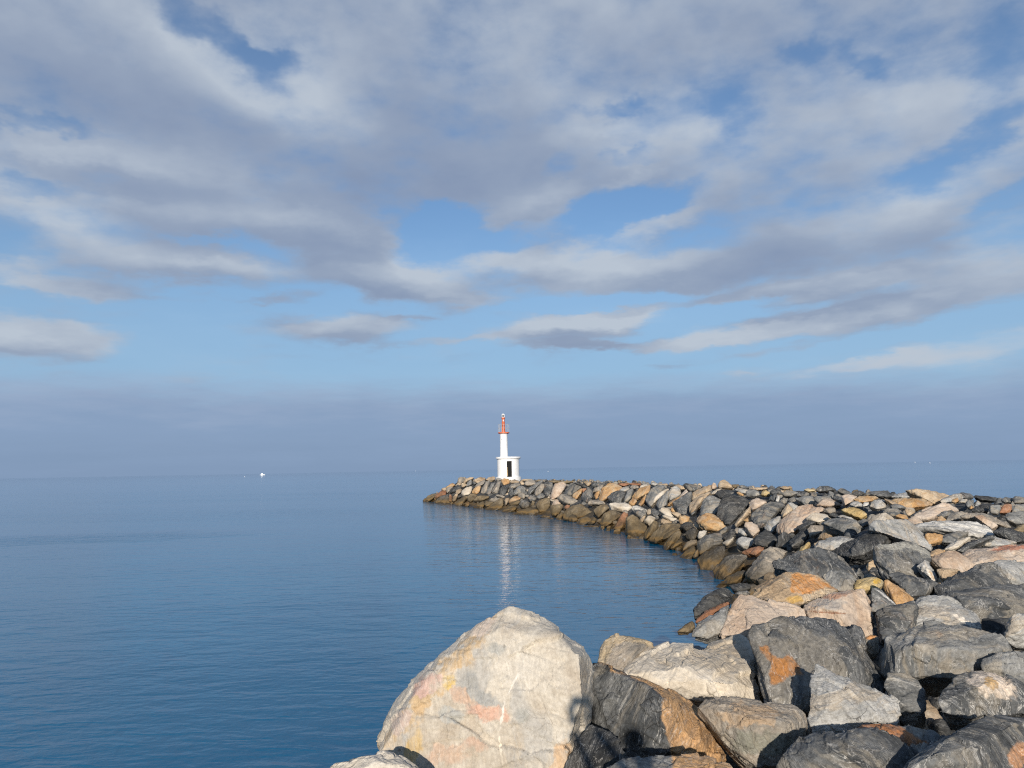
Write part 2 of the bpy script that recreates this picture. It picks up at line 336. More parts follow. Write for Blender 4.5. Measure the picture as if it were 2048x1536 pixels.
def ray(px, py):
    """unit-depth viewing ray(s) through a pixel of the photograph, in world axes"""
    px, py = np.asarray(px, float), np.asarray(py, float)
    v = np.stack([(px - 1024) / F, (768 - py) / F, -np.ones_like(px)], -1)
    return v @ RCn.T


def to_px(P):
    c = (np.asarray(P) - CAMP) @ RCn
    d = -c[..., 2]
    return 1024 + F * c[..., 0] / d, 768 - F * c[..., 1] / d, d


cam = bpy.data.cameras.new('camera')
cam.sensor_width = 36
cam.lens = 36 * F / 2048
cam.clip_end = 90000
cam_ob = bpy.data.objects.new('camera', cam)
cam_ob.matrix_world = Matrix.Translation((0, 0, EYE)) @ RC.to_4x4()
COL.objects.link(cam_ob)
scene.camera = cam_ob

# ------------------------------------------------------------------ numpy noise
_perm = rng.permutation(256)
_perm = np.concatenate([_perm, _perm, _perm])
_grad = rng.normal(size=(256, 3))
_grad /= np.linalg.norm(_grad, axis=1)[:, None]


def perlin(P):
    Pi = np.floor(P).astype(int)
    f = P - Pi
    u = f * f * f * (f * (f * 6 - 15) + 10)
    Pi &= 255
    out = 0
    for dx in (0, 1):
        for dy in (0, 1):
            for dz in (0, 1):
                h = _perm[_perm[_perm[Pi[:, 0] + dx] + Pi[:, 1] + dy] + Pi[:, 2] + dz]
                g = _grad[h]
                w = (u[:, 0] if dx else 1 - u[:, 0]) * (u[:, 1] if dy else 1 - u[:, 1]) * (u[:, 2] if dz else 1 - u[:, 2])
                out = out + w * ((f - (dx, dy, dz)) * g).sum(1)
    return out * 1.5


def fbm(P, octv=4, gain=.5):
    a, s, o = 1.0, 0.0, 0
    for i in range(octv):
        s = s + a * perlin(P * (2.03 ** i) + i * 17.3)
        o += a
        a *= gain
    return s / o


def cell_planes(P, tilt):
    """piecewise flat facets: every cell of space is a plane of its own tilt"""
    Pi = np.floor(P).astype(int)
    best = np.full(len(P), 1e9)
    val = np.zeros(len(P))
    for dx in (-1, 0, 1):
        for dy in (-1, 0, 1):
            for dz in (-1, 0, 1):
                c = Pi + (dx, dy, dz)
                cm = c & 255
                h = _perm[_perm[_perm[cm[:, 0]] + cm[:, 1]] + cm[:, 2]]
                h2 = _perm[h + 57]
                seed = c + .5 + .45 * _grad[h]
                d = P - seed
                dd = (d * d).sum(1)
                v = (d * _grad[h2]).sum(1) * tilt + (h2 / 255.0 - .5) * .35
                m = dd < best
                best[m] = dd[m]
                val[m] = v[m]
    return val


# ------------------------------------------------------------------ breakwater form
FOOT = np.array([(-4.2, 3), (-3.4, 8), (-2.5, 11.3), (-1.2, 13.5), (1.0, 16), (3.4, 18.5), (5.2, 22), (6.7, 26.4), (7.4, 30),
                 (7.6, 36), (7.2, 42), (6.2, 52), (4.7, 60), (2.2, 70), (-1.2, 79), (-6, 92), (-11.3, 106.2), (-13, 110),
                 (-11.5, 114.5), (-6, 116), (0, 114), (6, 110), (11, 102), (13.5, 92), (15, 80), (17, 68), (19, 57), (20.6, 46),
                 (22, 36), (23, 26), (24, 15), (24, 4), (22, -9), (-6, -9), (-5, -3)], float)


def foot_dist(X, Y):
    P = np.stack([X, Y], -1)
    n = len(FOOT)
    d2 = np.full(X.shape, 1e18)
    ins = np.zeros(X.shape, bool)
    for i in range(n):
        a, b = FOOT[i], FOOT[(i + 1) % n]
        e = b - a
        w = P - a
        t = np.clip((w @ e) / (e @ e), 0, 1)
        r = w - t[..., None] * e
        d2 = np.minimum(d2, (r * r).sum(-1))
        c = (a[1] > Y) != (b[1] > Y)
        with np.errstate(divide='ignore', invalid='ignore'):
            xx = a[0] + (Y - a[1]) * (b[0] - a[0]) / (b[1] - a[1])
        ins ^= c & (X < xx)
    d = np.sqrt(d2)
    return np.where(ins, d, -d)


def mound(X, Y):
    d = foot_dist(X, Y)
    crest = -np.interp(Y, [75, 95, 120], [0, .12, .12]) + np.interp(Y, [-10, 6, 9, 14, 22, 35, 75], [1.9, 1.9, 2.1, 2.35, 2.7, 2.95, 2.97])
    s = .58 * d
    k = .35                                           # soft minimum of slope and crest
    h = np.clip(.5 + .5 * (crest - s) / k, 0, 1)
    m = crest * (1 - h) + s * h - k * h * (1 - h)
    return np.maximum(m, -3.0)


_T = np.concatenate([np.arange(2.5, 30, .1), np.arange(30, 150, .3)])


def hit(px, py):
    v = ray(px, py)
    P = CAMP + _T[:, None] * v
    f = P[:, 2] - mound(P[:, 0], P[:, 1])
    i = np.argmax(f < 0)
    if f[i] >= 0 or (i == 0 and f[0] >= 0):
        return None
    if i == 0:
        return _T[0]
    a = f[i - 1] / (f[i - 1] - f[i])
    return _T[i - 1] + a * (_T[i] - _T[i - 1])


# ------------------------------------------------------------------ node helpers
class NT:
    def __init__(s, nt):
        s.nt = nt

    def n(s, typ, ins=None, **props):
        nd = s.nt.nodes.new(typ)
        for k, v in props.items():
            setattr(nd, k, v)
        for k, v in (ins or {}).items():
            sk = nd.inputs[k]
            if hasattr(v, 'is_output') or isinstance(v, bpy.types.NodeSocket):
                s.nt.links.new(v, sk)
            else:
                sk.default_value = v
        return nd

    def math(s, op, a, b=0.0, clamp=False):
        return s.n('ShaderNodeMath', {0: a, 1: b}, operation=op, use_clamp=clamp).outputs[0]

    def vmath(s, op, a, b=None):
        ins = {0: a}
        if b is not None:
            ins[1] = b
        return s.n('ShaderNodeVectorMath', ins, operation=op)

    def mix(s, f, a, b, mode='MIX'):
        nd = s.n('ShaderNodeMix', data_type='RGBA', blend_type=mode, clamp_factor=True)
        for k, v in ((0, f), (6, a), (7, b)):
            if isinstance(v, bpy.types.NodeSocket):
                s.nt.links.new(v, nd.inputs[k])
            else:
                nd.inputs[k].default_value = v if k == 0 or len(v) == 4 else (*v, 1)
        return nd.outputs[2]

    def ramp(s, fac, stops, interp='LINEAR'):
        nd = s.n('ShaderNodeValToRGB', {0: fac})
        r = nd.color_ramp
        r.interpolation = interp
        while len(r.elements) < len(stops):
            r.elements.new(.5)
        for e, (p, c) in zip(r.elements, stops):
            e.position = p
            e.color = (*c, 1) if len(c) == 3 else c
        return nd.outputs[0]

    def noise(s, vec, scale, detail=4, rough=.55, dist=0.0, out=0):
        return s.n('ShaderNodeTexNoise', {'Vector': vec, 'Scale': scale, 'Detail': detail, 'Roughness': rough, 'Distortion': dist}).outputs[out]

    def maprange(s, v, a, b, c=0.0, d=1.0, smooth=True):
        return s.n('ShaderNodeMapRange', {0: v, 1: a, 2: b, 3: c, 4: d}, interpolation_type='SMOOTHSTEP' if smooth else 'LINEAR').outputs[0]


def new_mat(name):
    m = bpy.data.materials.new(name)
    m.use_nodes = True
    nt = m.node_tree
    nt.nodes.clear()
    T = NT(nt)
    b = T.n('ShaderNodeBsdfPrincipled')
    o = T.n('ShaderNodeOutputMaterial')
    nt.links.new(b.outputs[0], o.inputs[0])
    return m, T, b


def simple(name, col, rough=.6, metal=0.0, var=.08, bump=.0):
    m, T, b = new_mat(name)
    tc = T.n('ShaderNodeTexCoord').outputs['Object']
    n = T.noise(tc, 3.0, 6)
    c2 = tuple(max(0, x * (1 - 2.2 * var)) for x in col)
    c = T.ramp(n, [(.3, c2), (.62, col)])
    T.nt.links.new(c, b.inputs['Base Color'])
    b.inputs['Roughness'].default_value = rough
    b.inputs['Metallic'].default_value = metal
    if bump:
        bp = T.n('ShaderNodeBump', {'Height': T.noise(tc, 9.0, 6), 'Distance': bump})
        T.nt.links.new(bp.outputs[0], b.inputs['Normal'])
    return m


# ------------------------------------------------------------------ stone
def stone(name, lo, mid, hi, crack=.6, grain=1.0, quartz=0.0, vein=.3, streak=.5, stain=.25, staincol=(.42, .22, .09), veincol=(.62, .6, .56), patchy=.0, patchcol=(.4, .33, .25)):
    m, T, b = new_mat(name)
    geo = T.n('ShaderNodeNewGeometry')
    obj = T.n('ShaderNodeTexCoord').outputs['Object']
    rnd = T.n('ShaderNodeObjectInfo').outputs['Random']
    off = T.vmath('SCALE', (37.0, 19.0, 53.0))
    T.nt.links.new(rnd, off.inputs[3])
    P = T.vmath('ADD', obj, off.outputs[0]).outputs[0]
    # foliation: space squeezed along the object's own z axis
    S = T.n('ShaderNodeMapping', {'Vector': P, 'Scale': (1.3, 1.0, 5.0)}).outputs[0]
    warp = T.noise(P, .9, 3, out=1)
    wv = T.vmath('SCALE', T.vmath('SUBTRACT', warp, (.5, .5, .5)).outputs[0])
    wv.inputs[3].default_value = 1.6
    SW = T.vmath('ADD', S, wv.outputs[0]).outputs[0]
    n1 = T.noise(P, 1.1, 8, .62, .6)
    nA = T.noise(SW, 1.5, 7, .6)
    f = T.math('ADD', T.math('MULTIPLY', n1, 1 - streak * .5), T.math('MULTIPLY', nA, streak * .5))
    c = T.ramp(f, [(.39, lo), (.5, mid), (.61, hi)])
    if patchy:
        pn = T.maprange(T.noise(SW, .75, 6, .6, .8), .5, .58)
        c = T.mix(T.math('MULTIPLY', pn, patchy), c, (*patchcol, 1))
    qz = T.maprange(T.noise(SW, 1.0, 8, .68, 1.4), .605, .66)
    c = T.mix(T.math('MULTIPLY', qz, quartz), c, (.60, .575, .52, 1))
    # rusty stains
    sn = T.maprange(T.noise(P, .8, 7, .65, 1.0), .60, .70)
    c = T.mix(T.math('MULTIPLY', sn, stain), c, (*staincol, 1))
    # tint patches of this very boulder
    at = T.n('ShaderNodeAttribute', attribute_name='tint')
    am = T.n('ShaderNodeAttribute', attribute_name='tint_mask').outputs['Fac']
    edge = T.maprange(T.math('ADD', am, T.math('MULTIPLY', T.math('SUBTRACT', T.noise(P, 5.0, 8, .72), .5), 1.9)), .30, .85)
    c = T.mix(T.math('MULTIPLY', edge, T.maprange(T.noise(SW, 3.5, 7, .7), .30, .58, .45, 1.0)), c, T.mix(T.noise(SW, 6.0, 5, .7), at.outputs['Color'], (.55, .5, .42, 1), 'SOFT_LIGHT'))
    # pale veins: thin crests of warped noise
    def ridge(vec, scale, w, dist):
        r = T.math('ABSOLUTE', T.math('SUBTRACT', T.noise(vec, scale, 5, .6, dist), .5))
        return T.maprange(r, w, 0.0)
    v1 = ridge(SW, 1.1, .009, 1.6)
    v2 = ridge(SW, 2.4, .012, 2.2)
    patch = T.maprange(T.noise(P, .7, 3), .45, .62)
    vv = T.math('MAXIMUM', T.math('MULTIPLY', v1, T.maprange(T.noise(P, 1.9, 2), .4, .6)), T.math('MULTIPLY', v2, patch))
    wisp = T.maprange(T.noise(SW, 3.2, 9, .76, 1.2), .53, .78)
    vv = T.math('MAXIMUM', vv, T.math('MULTIPLY', wisp, .75))
    c = T.mix(T.math('MULTIPLY', vv, vein), c, (*veincol, 1))
    # grain and dirt
    g = T.math('ADD', T.math('MULTIPLY', T.noise(P, 30.0, 5, .75), .6), T.math('MULTIPLY', T.noise(SW, 11.0, 6, .7), .4))
    c = T.mix(grain, c, T.ramp(g, [(.36, (.62, .61, .6)), (.64, (1.3, 1.3, 1.3))]), 'MULTIPLY')
    pit = T.maprange(T.noise(P, 8.0, 6, .7), .36, .27)
    c = T.mix(T.math('MULTIPLY', pit, .55), c, tuple(x * .35 for x in lo) + (1,))
    cr = T.n('ShaderNodeTexVoronoi', {'Vector': T.vmath('ADD', SW, wv.outputs[0]).outputs[0], 'Scale': 1.4}, feature='DISTANCE_TO_EDGE').outputs['Distance']
    crm = T.math('MULTIPLY', T.maprange(cr, .014, .003), T.maprange(T.noise(P, 2.3, 4), .54, .64))
    c = T.mix(T.math('MULTIPLY', crm, crack), c, (.05, .042, .035, 1))
    # tide band: olive film, golden weed just above the water, wet foot
    z = T.n('ShaderNodeSeparateXYZ', {0: geo.outputs['Position']}).outputs[2]
    zz = T.math('ADD', z, T.math('MULTIPLY', T.math('SUBTRACT', T.noise(geo.outputs['Position'], 1.7, 5), .5), .9))
    c = T.mix(T.maprange(zz, 1.25, .45, 0, .7), c, (.085, .062, .032, 1))
    c = T.mix(T.maprange(zz, .48, .26, 0, .6), c, (.21, .125, .04, 1))
    wet = T.maprange(zz, .30, .10)
    c = T.mix(T.math('MULTIPLY', wet, .75), c, (.03, .024, .014, 1))
    T.nt.links.new(c, b.inputs['Base Color'])
    T.nt.links.new(T.math('SUBTRACT', .86, T.math('MULTIPLY', wet, .5)), b.inputs['Roughness'])
    b.inputs['Specular IOR Level'].default_value = .3
    # relief
    rg_ = T.math('ABSOLUTE', T.math('SUBTRACT', T.noise(SW, 2.2, 8, .66), .5))
    h = T.math('ADD', T.math('MULTIPLY', rg_, -.065), T.math('MULTIPLY', T.noise(P, 22.0, 6, .72), .014))
    h = T.math('SUBTRACT', h, T.math('MULTIPLY', crm, .02 * crack))
    bp = T.n('ShaderNodeBump', {'Height': h, 'Distance': 1.0, 'Strength': .35 + .45 * grain})
    T.nt.links.new(bp.outputs[0], b.inputs['Normal'])
    return m


STONE = {
    'a': stone('pale_boulder_stone', (.41, .345, .265), (.535, .48, .395), (.60, .55, .47), crack=.2, grain=.65, vein=.35, streak=.45, stain=.5, staincol=(.50, .36, .26), patchy=.6, patchcol=(.40, .39, .365)),
    't': stone('tan_stone', (.28, .20, .125), (.455, .34, .22), (.565, .46, .33), vein=.25, stain=.45, staincol=(.42, .24, .09), patchy=0.4, patchcol=(.24, .225, .20), quartz=0.25),
    'c': stone('cream_stone', (.44, .36, .26), (.57, .50, .40), (.64, .58, .49), grain=.6, vein=.15, streak=.35, stain=.15),
    'p': stone('pink_stone', (.37, .255, .175), (.50, .385, .285), (.57, .475, .385), grain=.7, vein=.2, stain=.2, staincol=(.42, .2, .1), patchy=0.35, patchcol=(.36, .325, .29)),
    'o': stone('orange_stone', (.34, .19, .085), (.48, .285, .125), (.54, .385, .22), vein=.3, stain=.3, patchy=.4, patchcol=(.42, .36, .28)),
    'y': stone('ochre_stone', (.33, .23, .1), (.47, .34, .15), (.52, .42, .25), vein=.3, stain=.3, staincol=(.5, .3, .07)),
    'g': stone('grey_stone', (.095, .099, .098), (.19, .19, .182), (.31, .305, .285), vein=.5, streak=.9, stain=.32, patchy=0.45, patchcol=(.38, .32, .235), quartz=0.4),
    'l': stone('pale_grey_stone', (.24, .24, .228), (.375, .37, .35), (.50, .485, .45), vein=.5, streak=.9, stain=.32, patchy=0.5, patchcol=(.46, .37, .26), quartz=0.4),
    'd': stone('charcoal_stone', (.04, .043, .045), (.088, .092, .094), (.175, .177, .172), vein=.75, streak=1.0, stain=.26, patchy=0.5, patchcol=(.30, .265, .21), quartz=0.45),
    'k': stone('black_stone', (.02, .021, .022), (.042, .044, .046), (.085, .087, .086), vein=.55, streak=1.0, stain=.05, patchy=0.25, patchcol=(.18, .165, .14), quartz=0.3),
    'b': stone('brown_stone', (.115, .082, .046), (.215, .16, .09), (.33, .26, .165), vein=.15, stain=.4, patchy=0.4, patchcol=(.13, .12, .10)),
    'r': stone('rust_stone', (.2, .095, .05), (.32, .15, .08), (.40, .23, .14), vein=.25, stain=.3),
    'w': stone('white_veined_stone', (.2, .195, .18), (.5, .48, .44), (.68, .66, .61), vein=.6, streak=1.0, stain=.2, patchy=.25, patchcol=(.1, .1, .1)),
    'm': stone('mottled_stone', (.13, .125, .115), (.25, .225, .19), (.40, .35, .28), vein=.45, streak=.8, stain=.3, patchy=.5, patchcol=(.42, .345, .26), quartz=0.4),
}
KEYTYPE = dict(A='a', P='c', I='d', J='l', L='p', M='t', T='d', X='g', Y='d', Z='d', D='d', Q='g', N='m', G='g', H='d', R='p')
CROP = {'a': (840, 940, 7.877), 'b': (1080, 940, 9.309), 'c': (1280, 940, 9.309), 'd': (1280, 1050, 7.315), 'e': (1480, 950, 7.314),
        'f': (1740, 950, 6.649), 'g': (1480, 1080, 6.827), 'h': (1748, 1080, 6.827), '4': (640, 1180, 3.413), '5': (1150, 1180, 4.096),
        '6': (1548, 1180, 4.096)}


def crop_px(c, pts):
    x0, y0, s = CROP[c]
    return [(x0 + x / s, y0 + y / s) for x, y in pts]


# coloured patches some boulders carry: (crop, x, y, rx, ry, turn in degrees, colour) or (crop, [polygon], colour)
PATCH = {
    'huge pale boulder with': [
        ('4', 800, 640, 640, 75, -49, (.50, .37, .23)), ('4', 740, 650, 130, 80, -30, (.52, .36, .31)), ('4', 1010, 640, 90, 130, 20, (.33, .33, .32)),
        ('4', 1120, 740, 150, 50, 15, (.33, .335, .33)), ('4', 1210, 400, 70, 40, 10, (.36, .36, .34)), ('4', 1380, 860, 60, 60, 0, (.36, .36, .34)),
        ('4', 880, 630, 55, 70, 10, (.62, .42, .1)), ('4', 1150, 845, 170, 62, 15, (.56, .36, .28)), ('4', 960, 720, 110, 60, 30, (.53, .38, .29)),
        ('4', 900, 850, 110, 60, 20, (.4, .4, .38)), ('4', 880, 1130, 170, 70, -10, (.53, .39, .30)), ('4', 1080, 1060, 90, 40, 20, (.5, .36, .28)), ('4', 640, 1080, 70, 150, 15, (.52, .38, .19)),
        ('4', 1640, 1150, 60, 150, 15, (.55, .4, .27)), ('4', 560, 900, 120, 70, -50, (.5, .4, .35)),
        ('4', 1320, 640, 110, 9, -62, (.72, .68, .62)), ('4', 1245, 850, 120, 9, -80, (.72, .68, .62)), ('4', 1235, 1090, 140, 9, 82, (.7, .64, .54)),
        ('4', 1110, 260, 120, 50, -35, (.6, .5, .42))],
    'dark pitted': [], 'charcoal pitted': [('5', [(1500, 450), (1570, 455), (1650, 555), (1700, 560), (1760, 525), (1830, 600), (1860, 690), (1740, 705), (1690, 760), (1600, 790), (1575, 700), (1600, 610), (1520, 490)], (.40, .185, .065))],
    'two-faced': [('5', [(80, 540), (400, 692), (570, 765), (690, 862), (735, 1080), (790, 1330), (800, 1520), (1280, 1520), (1260, 1250), (1000, 880), (700, 740), (300, 580)], (.57, .35, .18))],
    'orange cap': [('6', 795, 383, 48, 24, 0, (.5, .25, .1))],
    'cracked pink': [], 'pink boulder with a grey panel': [('g', 1230, 870, 230, 90, 0, (.42, .385, .35)), ('g', 1180, 990, 250, 14, 4, (.26, .14, .09)), ('g', 1300, 760, 190, 40, -8, (.42, .26, .19))],
    'orange flaked face': [('g', [(690, 480), (820, 435), (1000, 485), (1150, 560), (1310, 660), (1100, 690), (900, 725), (690, 725), (670, 560)], (.53, .25, .085)),
                           ('g', 740, 810, 120, 60, 0, (.5, .33, .12))],
    'white band along': [('h', 1270, 1125, 240, 38, 27, (.76, .69, .6))],
    'crystal patch': [('6', 1790, 775, 215, 105, 20, (.70, .59, .49)), ('6', 1780, 760, 70, 45, 40, (.6, .4, .2))],
    'orange-brown band': [('6', [(490, 1215), (580, 1150), (720, 1095), (860, 1080), (1010, 1105), (1160, 1180), (1310, 1280), (1130, 1300), (950, 1180), (780, 1150), (620, 1230)], (.44, .2, .09)),
                          ('6', 1200, 1290, 90, 35, 10, (.6, .56, .5))],
    'broad dark grey boulder': [('6', 2020, 1350, 80, 120, 20, (.5, .27, .15))],
    'mottled tan and grey-green': [('5', 1420, 1030, 280, 90, 0, (.42, .315, .22)), ('5', 1560, 1260, 260, 110, 0, (.22, .222, .19))],
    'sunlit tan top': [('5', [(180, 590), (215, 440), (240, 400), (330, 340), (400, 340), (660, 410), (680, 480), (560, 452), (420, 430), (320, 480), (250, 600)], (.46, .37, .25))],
    'yellow knob': [('g', 1870, 560, 55, 42, 0, (.62, .40, .08))],
    'one white vein': [('h', 170, 780, 200, 12, 38, (.7, .68, .64))],
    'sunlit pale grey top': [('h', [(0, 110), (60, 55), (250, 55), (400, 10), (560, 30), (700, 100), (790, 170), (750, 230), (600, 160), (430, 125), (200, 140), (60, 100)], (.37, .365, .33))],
    'streaked rock wedged': [('h', 735, 420, 150, 22, 68, (.66, .6, .52)), ('h', 690, 380, 110, 12, 62, (.6, .58, .55)), ('h', 790, 480, 90, 14, 64, (.5, .36, .24))],
    'red-pink': [('h', 1850, 110, 260, 40, -4, (.42, .2, .14))],
}


def sdf_poly(x, y, poly):
    P = np.stack([x, y], -1)
    poly = np.array(poly, float)
    d2 = np.full(len(x), 1e18)
    ins = np.zeros(len(x), bool)
    for i in range(len(poly)):
        a, b = poly[i], poly[(i + 1) % len(poly)]
        e = b - a
        w = P - a
        t = np.clip((w @ e) / (e @ e), 0, 1)
        r = w - t[:, None] * e
        d2 = np.minimum(d2, (r * r).sum(1))
        c = (a[1] > y) != (b[1] > y)
        with np.errstate(divide='ignore', invalid='ignore'):
            xx = a[0] + (y - a[1]) * (b[0] - a[0]) / (b[1] - a[1])
        ins ^= c & (x < xx)
    return np.where(ins, 1, -1) * np.sqrt(d2)


# ------------------------------------------------------------------ boulders
def hull_mesh(pts, name, clips=7):
    bm = bmesh.new()
    for p in pts:
        bm.verts.new(p)
    r = bmesh.ops.convex_hull(bm, input=bm.verts)
    junk = [g for g in r['geom_interior'] if isinstance(g, bmesh.types.BMVert)]
    bmesh.ops.delete(bm, geom=list(set(junk)), context='VERTS')
    cen = sum((v.co for v in bm.verts), Vector()) / len(bm.verts)
    for _ in range(clips):                                   # knock corners off with random planes
        n = Vector(rng.normal(size=3)).normalized()
        sup = max((v.co - cen).dot(n) for v in bm.verts)
        k = rng.uniform(.84, .95)
        res = bmesh.ops.bisect_plane(bm, geom=bm.verts[:] + bm.edges[:] + bm.faces[:], plane_co=cen + n * sup * k, plane_no=n, clear_outer=True)
        es = [g for g in res['geom_cut'] if isinstance(g, bmesh.types.BMEdge)]
        if es:
            bmesh.ops.contextual_create(bm, geom=es)
    bmesh.ops.recalc_face_normals(bm, faces=bm.faces)
    me = bpy.data.meshes.new(name)
    bm.to_mesh(me)
    bm.free()
    return me


def remesh_batch(items):
    """items: (hull mesh, voxel size) -> evenly meshed copies, edges a little worn"""
    obs = []
    for me, vox in items:
        o = bpy.data.objects.new('draft', me)
        COL.objects.link(o)
        r = o.modifiers.new('r', 'REMESH')
        r.mode = 'VOXEL'
        r.voxel_size = vox
        s = o.modifiers.new('s', 'SMOOTH')
        s.factor = .35
        s.iterations = 1
        obs.append(o)
    dg = bpy.context.evaluated_depsgraph_get()
    out = [bpy.data.meshes.new_from_object(o.evaluated_get(dg)) for o in obs]
    for o in obs:
        me = o.data
        bpy.data.objects.remove(o)
        bpy.data.meshes.remove(me)
    return out


def weather(me, size, seed, fine=True, amp=1.0):
    n = len(me.vertices)
    co = np.empty(n * 3)
    me.vertices.foreach_get('co', co)
    co = co.reshape(-1, 3)
    no = np.empty(n * 3)
    me.vertex_normals.foreach_get('vector', no)
    no = no.reshape(-1, 3)
    r = np.random.default_rng(seed)
    ax = r.normal(size=3)
    ax /= np.linalg.norm(ax)
    off = r.uniform(0, 90, 3)
    Q = co / size
    Q = Q + ax * ((Q @ ax) * 1.6)[:, None] + off              # layered along one axis
    W = Q + .12 * np.stack([perlin(Q * 3 + 5), perlin(Q * 3 + 31), perlin(Q * 3 + 77)], -1)
    d = .02 * fbm(Q * 1.3, 3)
    d += .062 * cell_planes(W * 1.7, .7)
    if fine:
        d += .022 * cell_planes(W * 4.2 + 9, .7)
        d += .009 * cell_planes(W * 11.0 + 3, .7)
        d += .004 * fbm(Q * 9, 3, .6)
        rd = np.abs(perlin(W * 2.6 + 3))
        d -= .012 * np.clip(1 - rd / .035, 0, 1) * np.clip(perlin(Q * 2 + 60) * 3, 0, 1)               # cracks
    else:
        d += .02 * fbm(Q * 4, 2)
    d = d - .01
    co = co + no * (d * size * amp)[:, None]
    me.vertices.foreach_set('co', co.ravel())
    me.polygons.foreach_set('use_smooth', np.ones(len(me.polygons), bool))
    me.update()
    return co


traced = []
for line in ROCKS.strip().splitlines():
    parts = line.split(';')
    hd = parts[0].split()
    label = parts[1] if len(parts) == 3 else None
    pts = [tuple(float(v) for v in p.split(',')) for p in parts[-1].split()]
    crop, typ = hd[0], hd[1]
    depth = float(hd[2][2:]) if len(hd) > 2 and hd[2].startswith('d=') else None
    traced.append(dict(crop=crop, typ=KEYTYPE.get(typ, typ), label=label, px=np.array(crop_px(crop, pts)), depth=depth))

for i, t in enumerate(traced):
    px = t['px']
    px = t['px'] = px.mean(0) + (px - px.mean(0)) * (1.07 if t['label'] is None else 1.03)
    x, y = px[:, 0], px[:, 1]
    t['area'] = .5 * abs(np.dot(x, np.roll(y, 1)) - np.dot(y, np.roll(x, 1)))
    cx, cy = x.mean(), y.mean()
    w, h = np.ptp(x), np.ptp(y)
    ay = y.min() + .68 * h
    d = t['depth']
    if d is None:
        k = 0
        d = hit(cx, ay)
        while d is None and k < 60:                          # crest stones seen against the water: step down to the mound
            k += 1
            d = hit(cx, ay + k)
        d = d or 60.0
    t['d'] = d
    sz = math.sqrt(w * h) * d / F
    t['size'] = sz
    lo = d - .42 * sz
    hi = d + .55 * sz
    dd = []
    for (qx, qy) in px:
        q = hit(qx, qy) if t['depth'] is None or d > 7.5 else None
        if q is None:
            q = d + .55 * sz * ((cy - qy) / max(h, 1)) * 1.3
        dd.append(min(hi, max(lo, q)))
    dd = np.array(dd)
    dd = .75 * dd + .25 * d
    r = np.random.default_rng(100 + i)
    ring = CAMP + dd[:, None] * ray(x, y)
    front, nb = [], len(px)
    A = np.stack([x - cx, y - cy, np.ones(nb)], -1)
    pl, *_ = np.linalg.lstsq(A, dd, rcond=None)
    for k in range(4 if sz > .5 else 3):
        th = k * 2 * math.pi / 4 + r.uniform(-.5, .5)
        j = r.integers(nb)
        s_ = r.uniform(.3, .75)
        qx, qy = cx + s_ * (x[j] - cx), cy + s_ * (y[j] - cy)
        dep = pl @ (qx - cx, qy - cy, 1) - sz * r.uniform(.1, .32)
        front.append(CAMP + dep * ray(qx, qy))
    dep = pl[2] - sz * .27
    front.append(CAMP + dep * ray(cx + r.uniform(-.12, .12) * w, cy + r.uniform(-.12, .12) * h))
    back = CAMP + (dd + sz * r.uniform(.6, .9))[:, None] * ray(cx + .85 * (x - cx), cy + .85 * (y - cy)) - (0, 0, .25 * sz)
    if t['label'] and t['label'].startswith('huge pale'):   # one broad flat face turned to the camera and the sun
        front = [CAMP + dq * ray(*crop_px('4', [q])[0]) for q, dq in (((1240, 240), 6.35), ((1330, 190), 6.42), ((1780, 430), 6.15), ((1800, 760), 6.0),
                 ((1680, 1080), 5.9), ((1650, 1380), 5.85), ((720, 1300), 5.85), ((560, 900), 6.1), ((680, 690), 6.2))]
        ring = CAMP + np.where(np.array(t['px'])[:, 1] > 1500, 6.1, 6.55)[:, None] * ray(x, y)
        back = CAMP + 7.3 * ray(cx + .85 * (x - cx), cy + .85 * (y - cy))
    if t['label'] and t['label'].startswith('two-faced'):
        front = [CAMP + dq * ray(*crop_px('5', [q])[0]) for q, dq in (((400, 692), 6.85), ((570, 765), 6.6), ((690, 865), 6.4), ((745, 1080), 6.25), ((785, 1330), 6.2),
                 ((300, 1100), 6.5), ((1050, 1250), 6.45))]
    t['pts'] = np.concatenate([ring, np.array(front), back])

traced.sort(key=lambda t: -t['area'])
hulls = []
for i, t in enumerate(traced):
    P = t['pts']
    c = P.mean(0)
    base = np.array([c[0], c[1], P[:, 2].min()])
    R = np.array(Euler(rng.uniform(0, 6.28, 3)).to_matrix())
    t['base'], t['R'] = base, R
    px2m = t['d'] / F
    vox = max(2.2 * px2m * (1.25 if t['d'] < 9 else .9), t['size'] / 120)
    vox = min(vox, t['size'] / 12)
    t['vox'] = vox
    hulls.append((hull_mesh((P - base) @ R, 'boulder', clips=0 if t['label'] and t['label'].startswith('huge pale') else 3), vox))
meshes = remesh_batch(hulls)

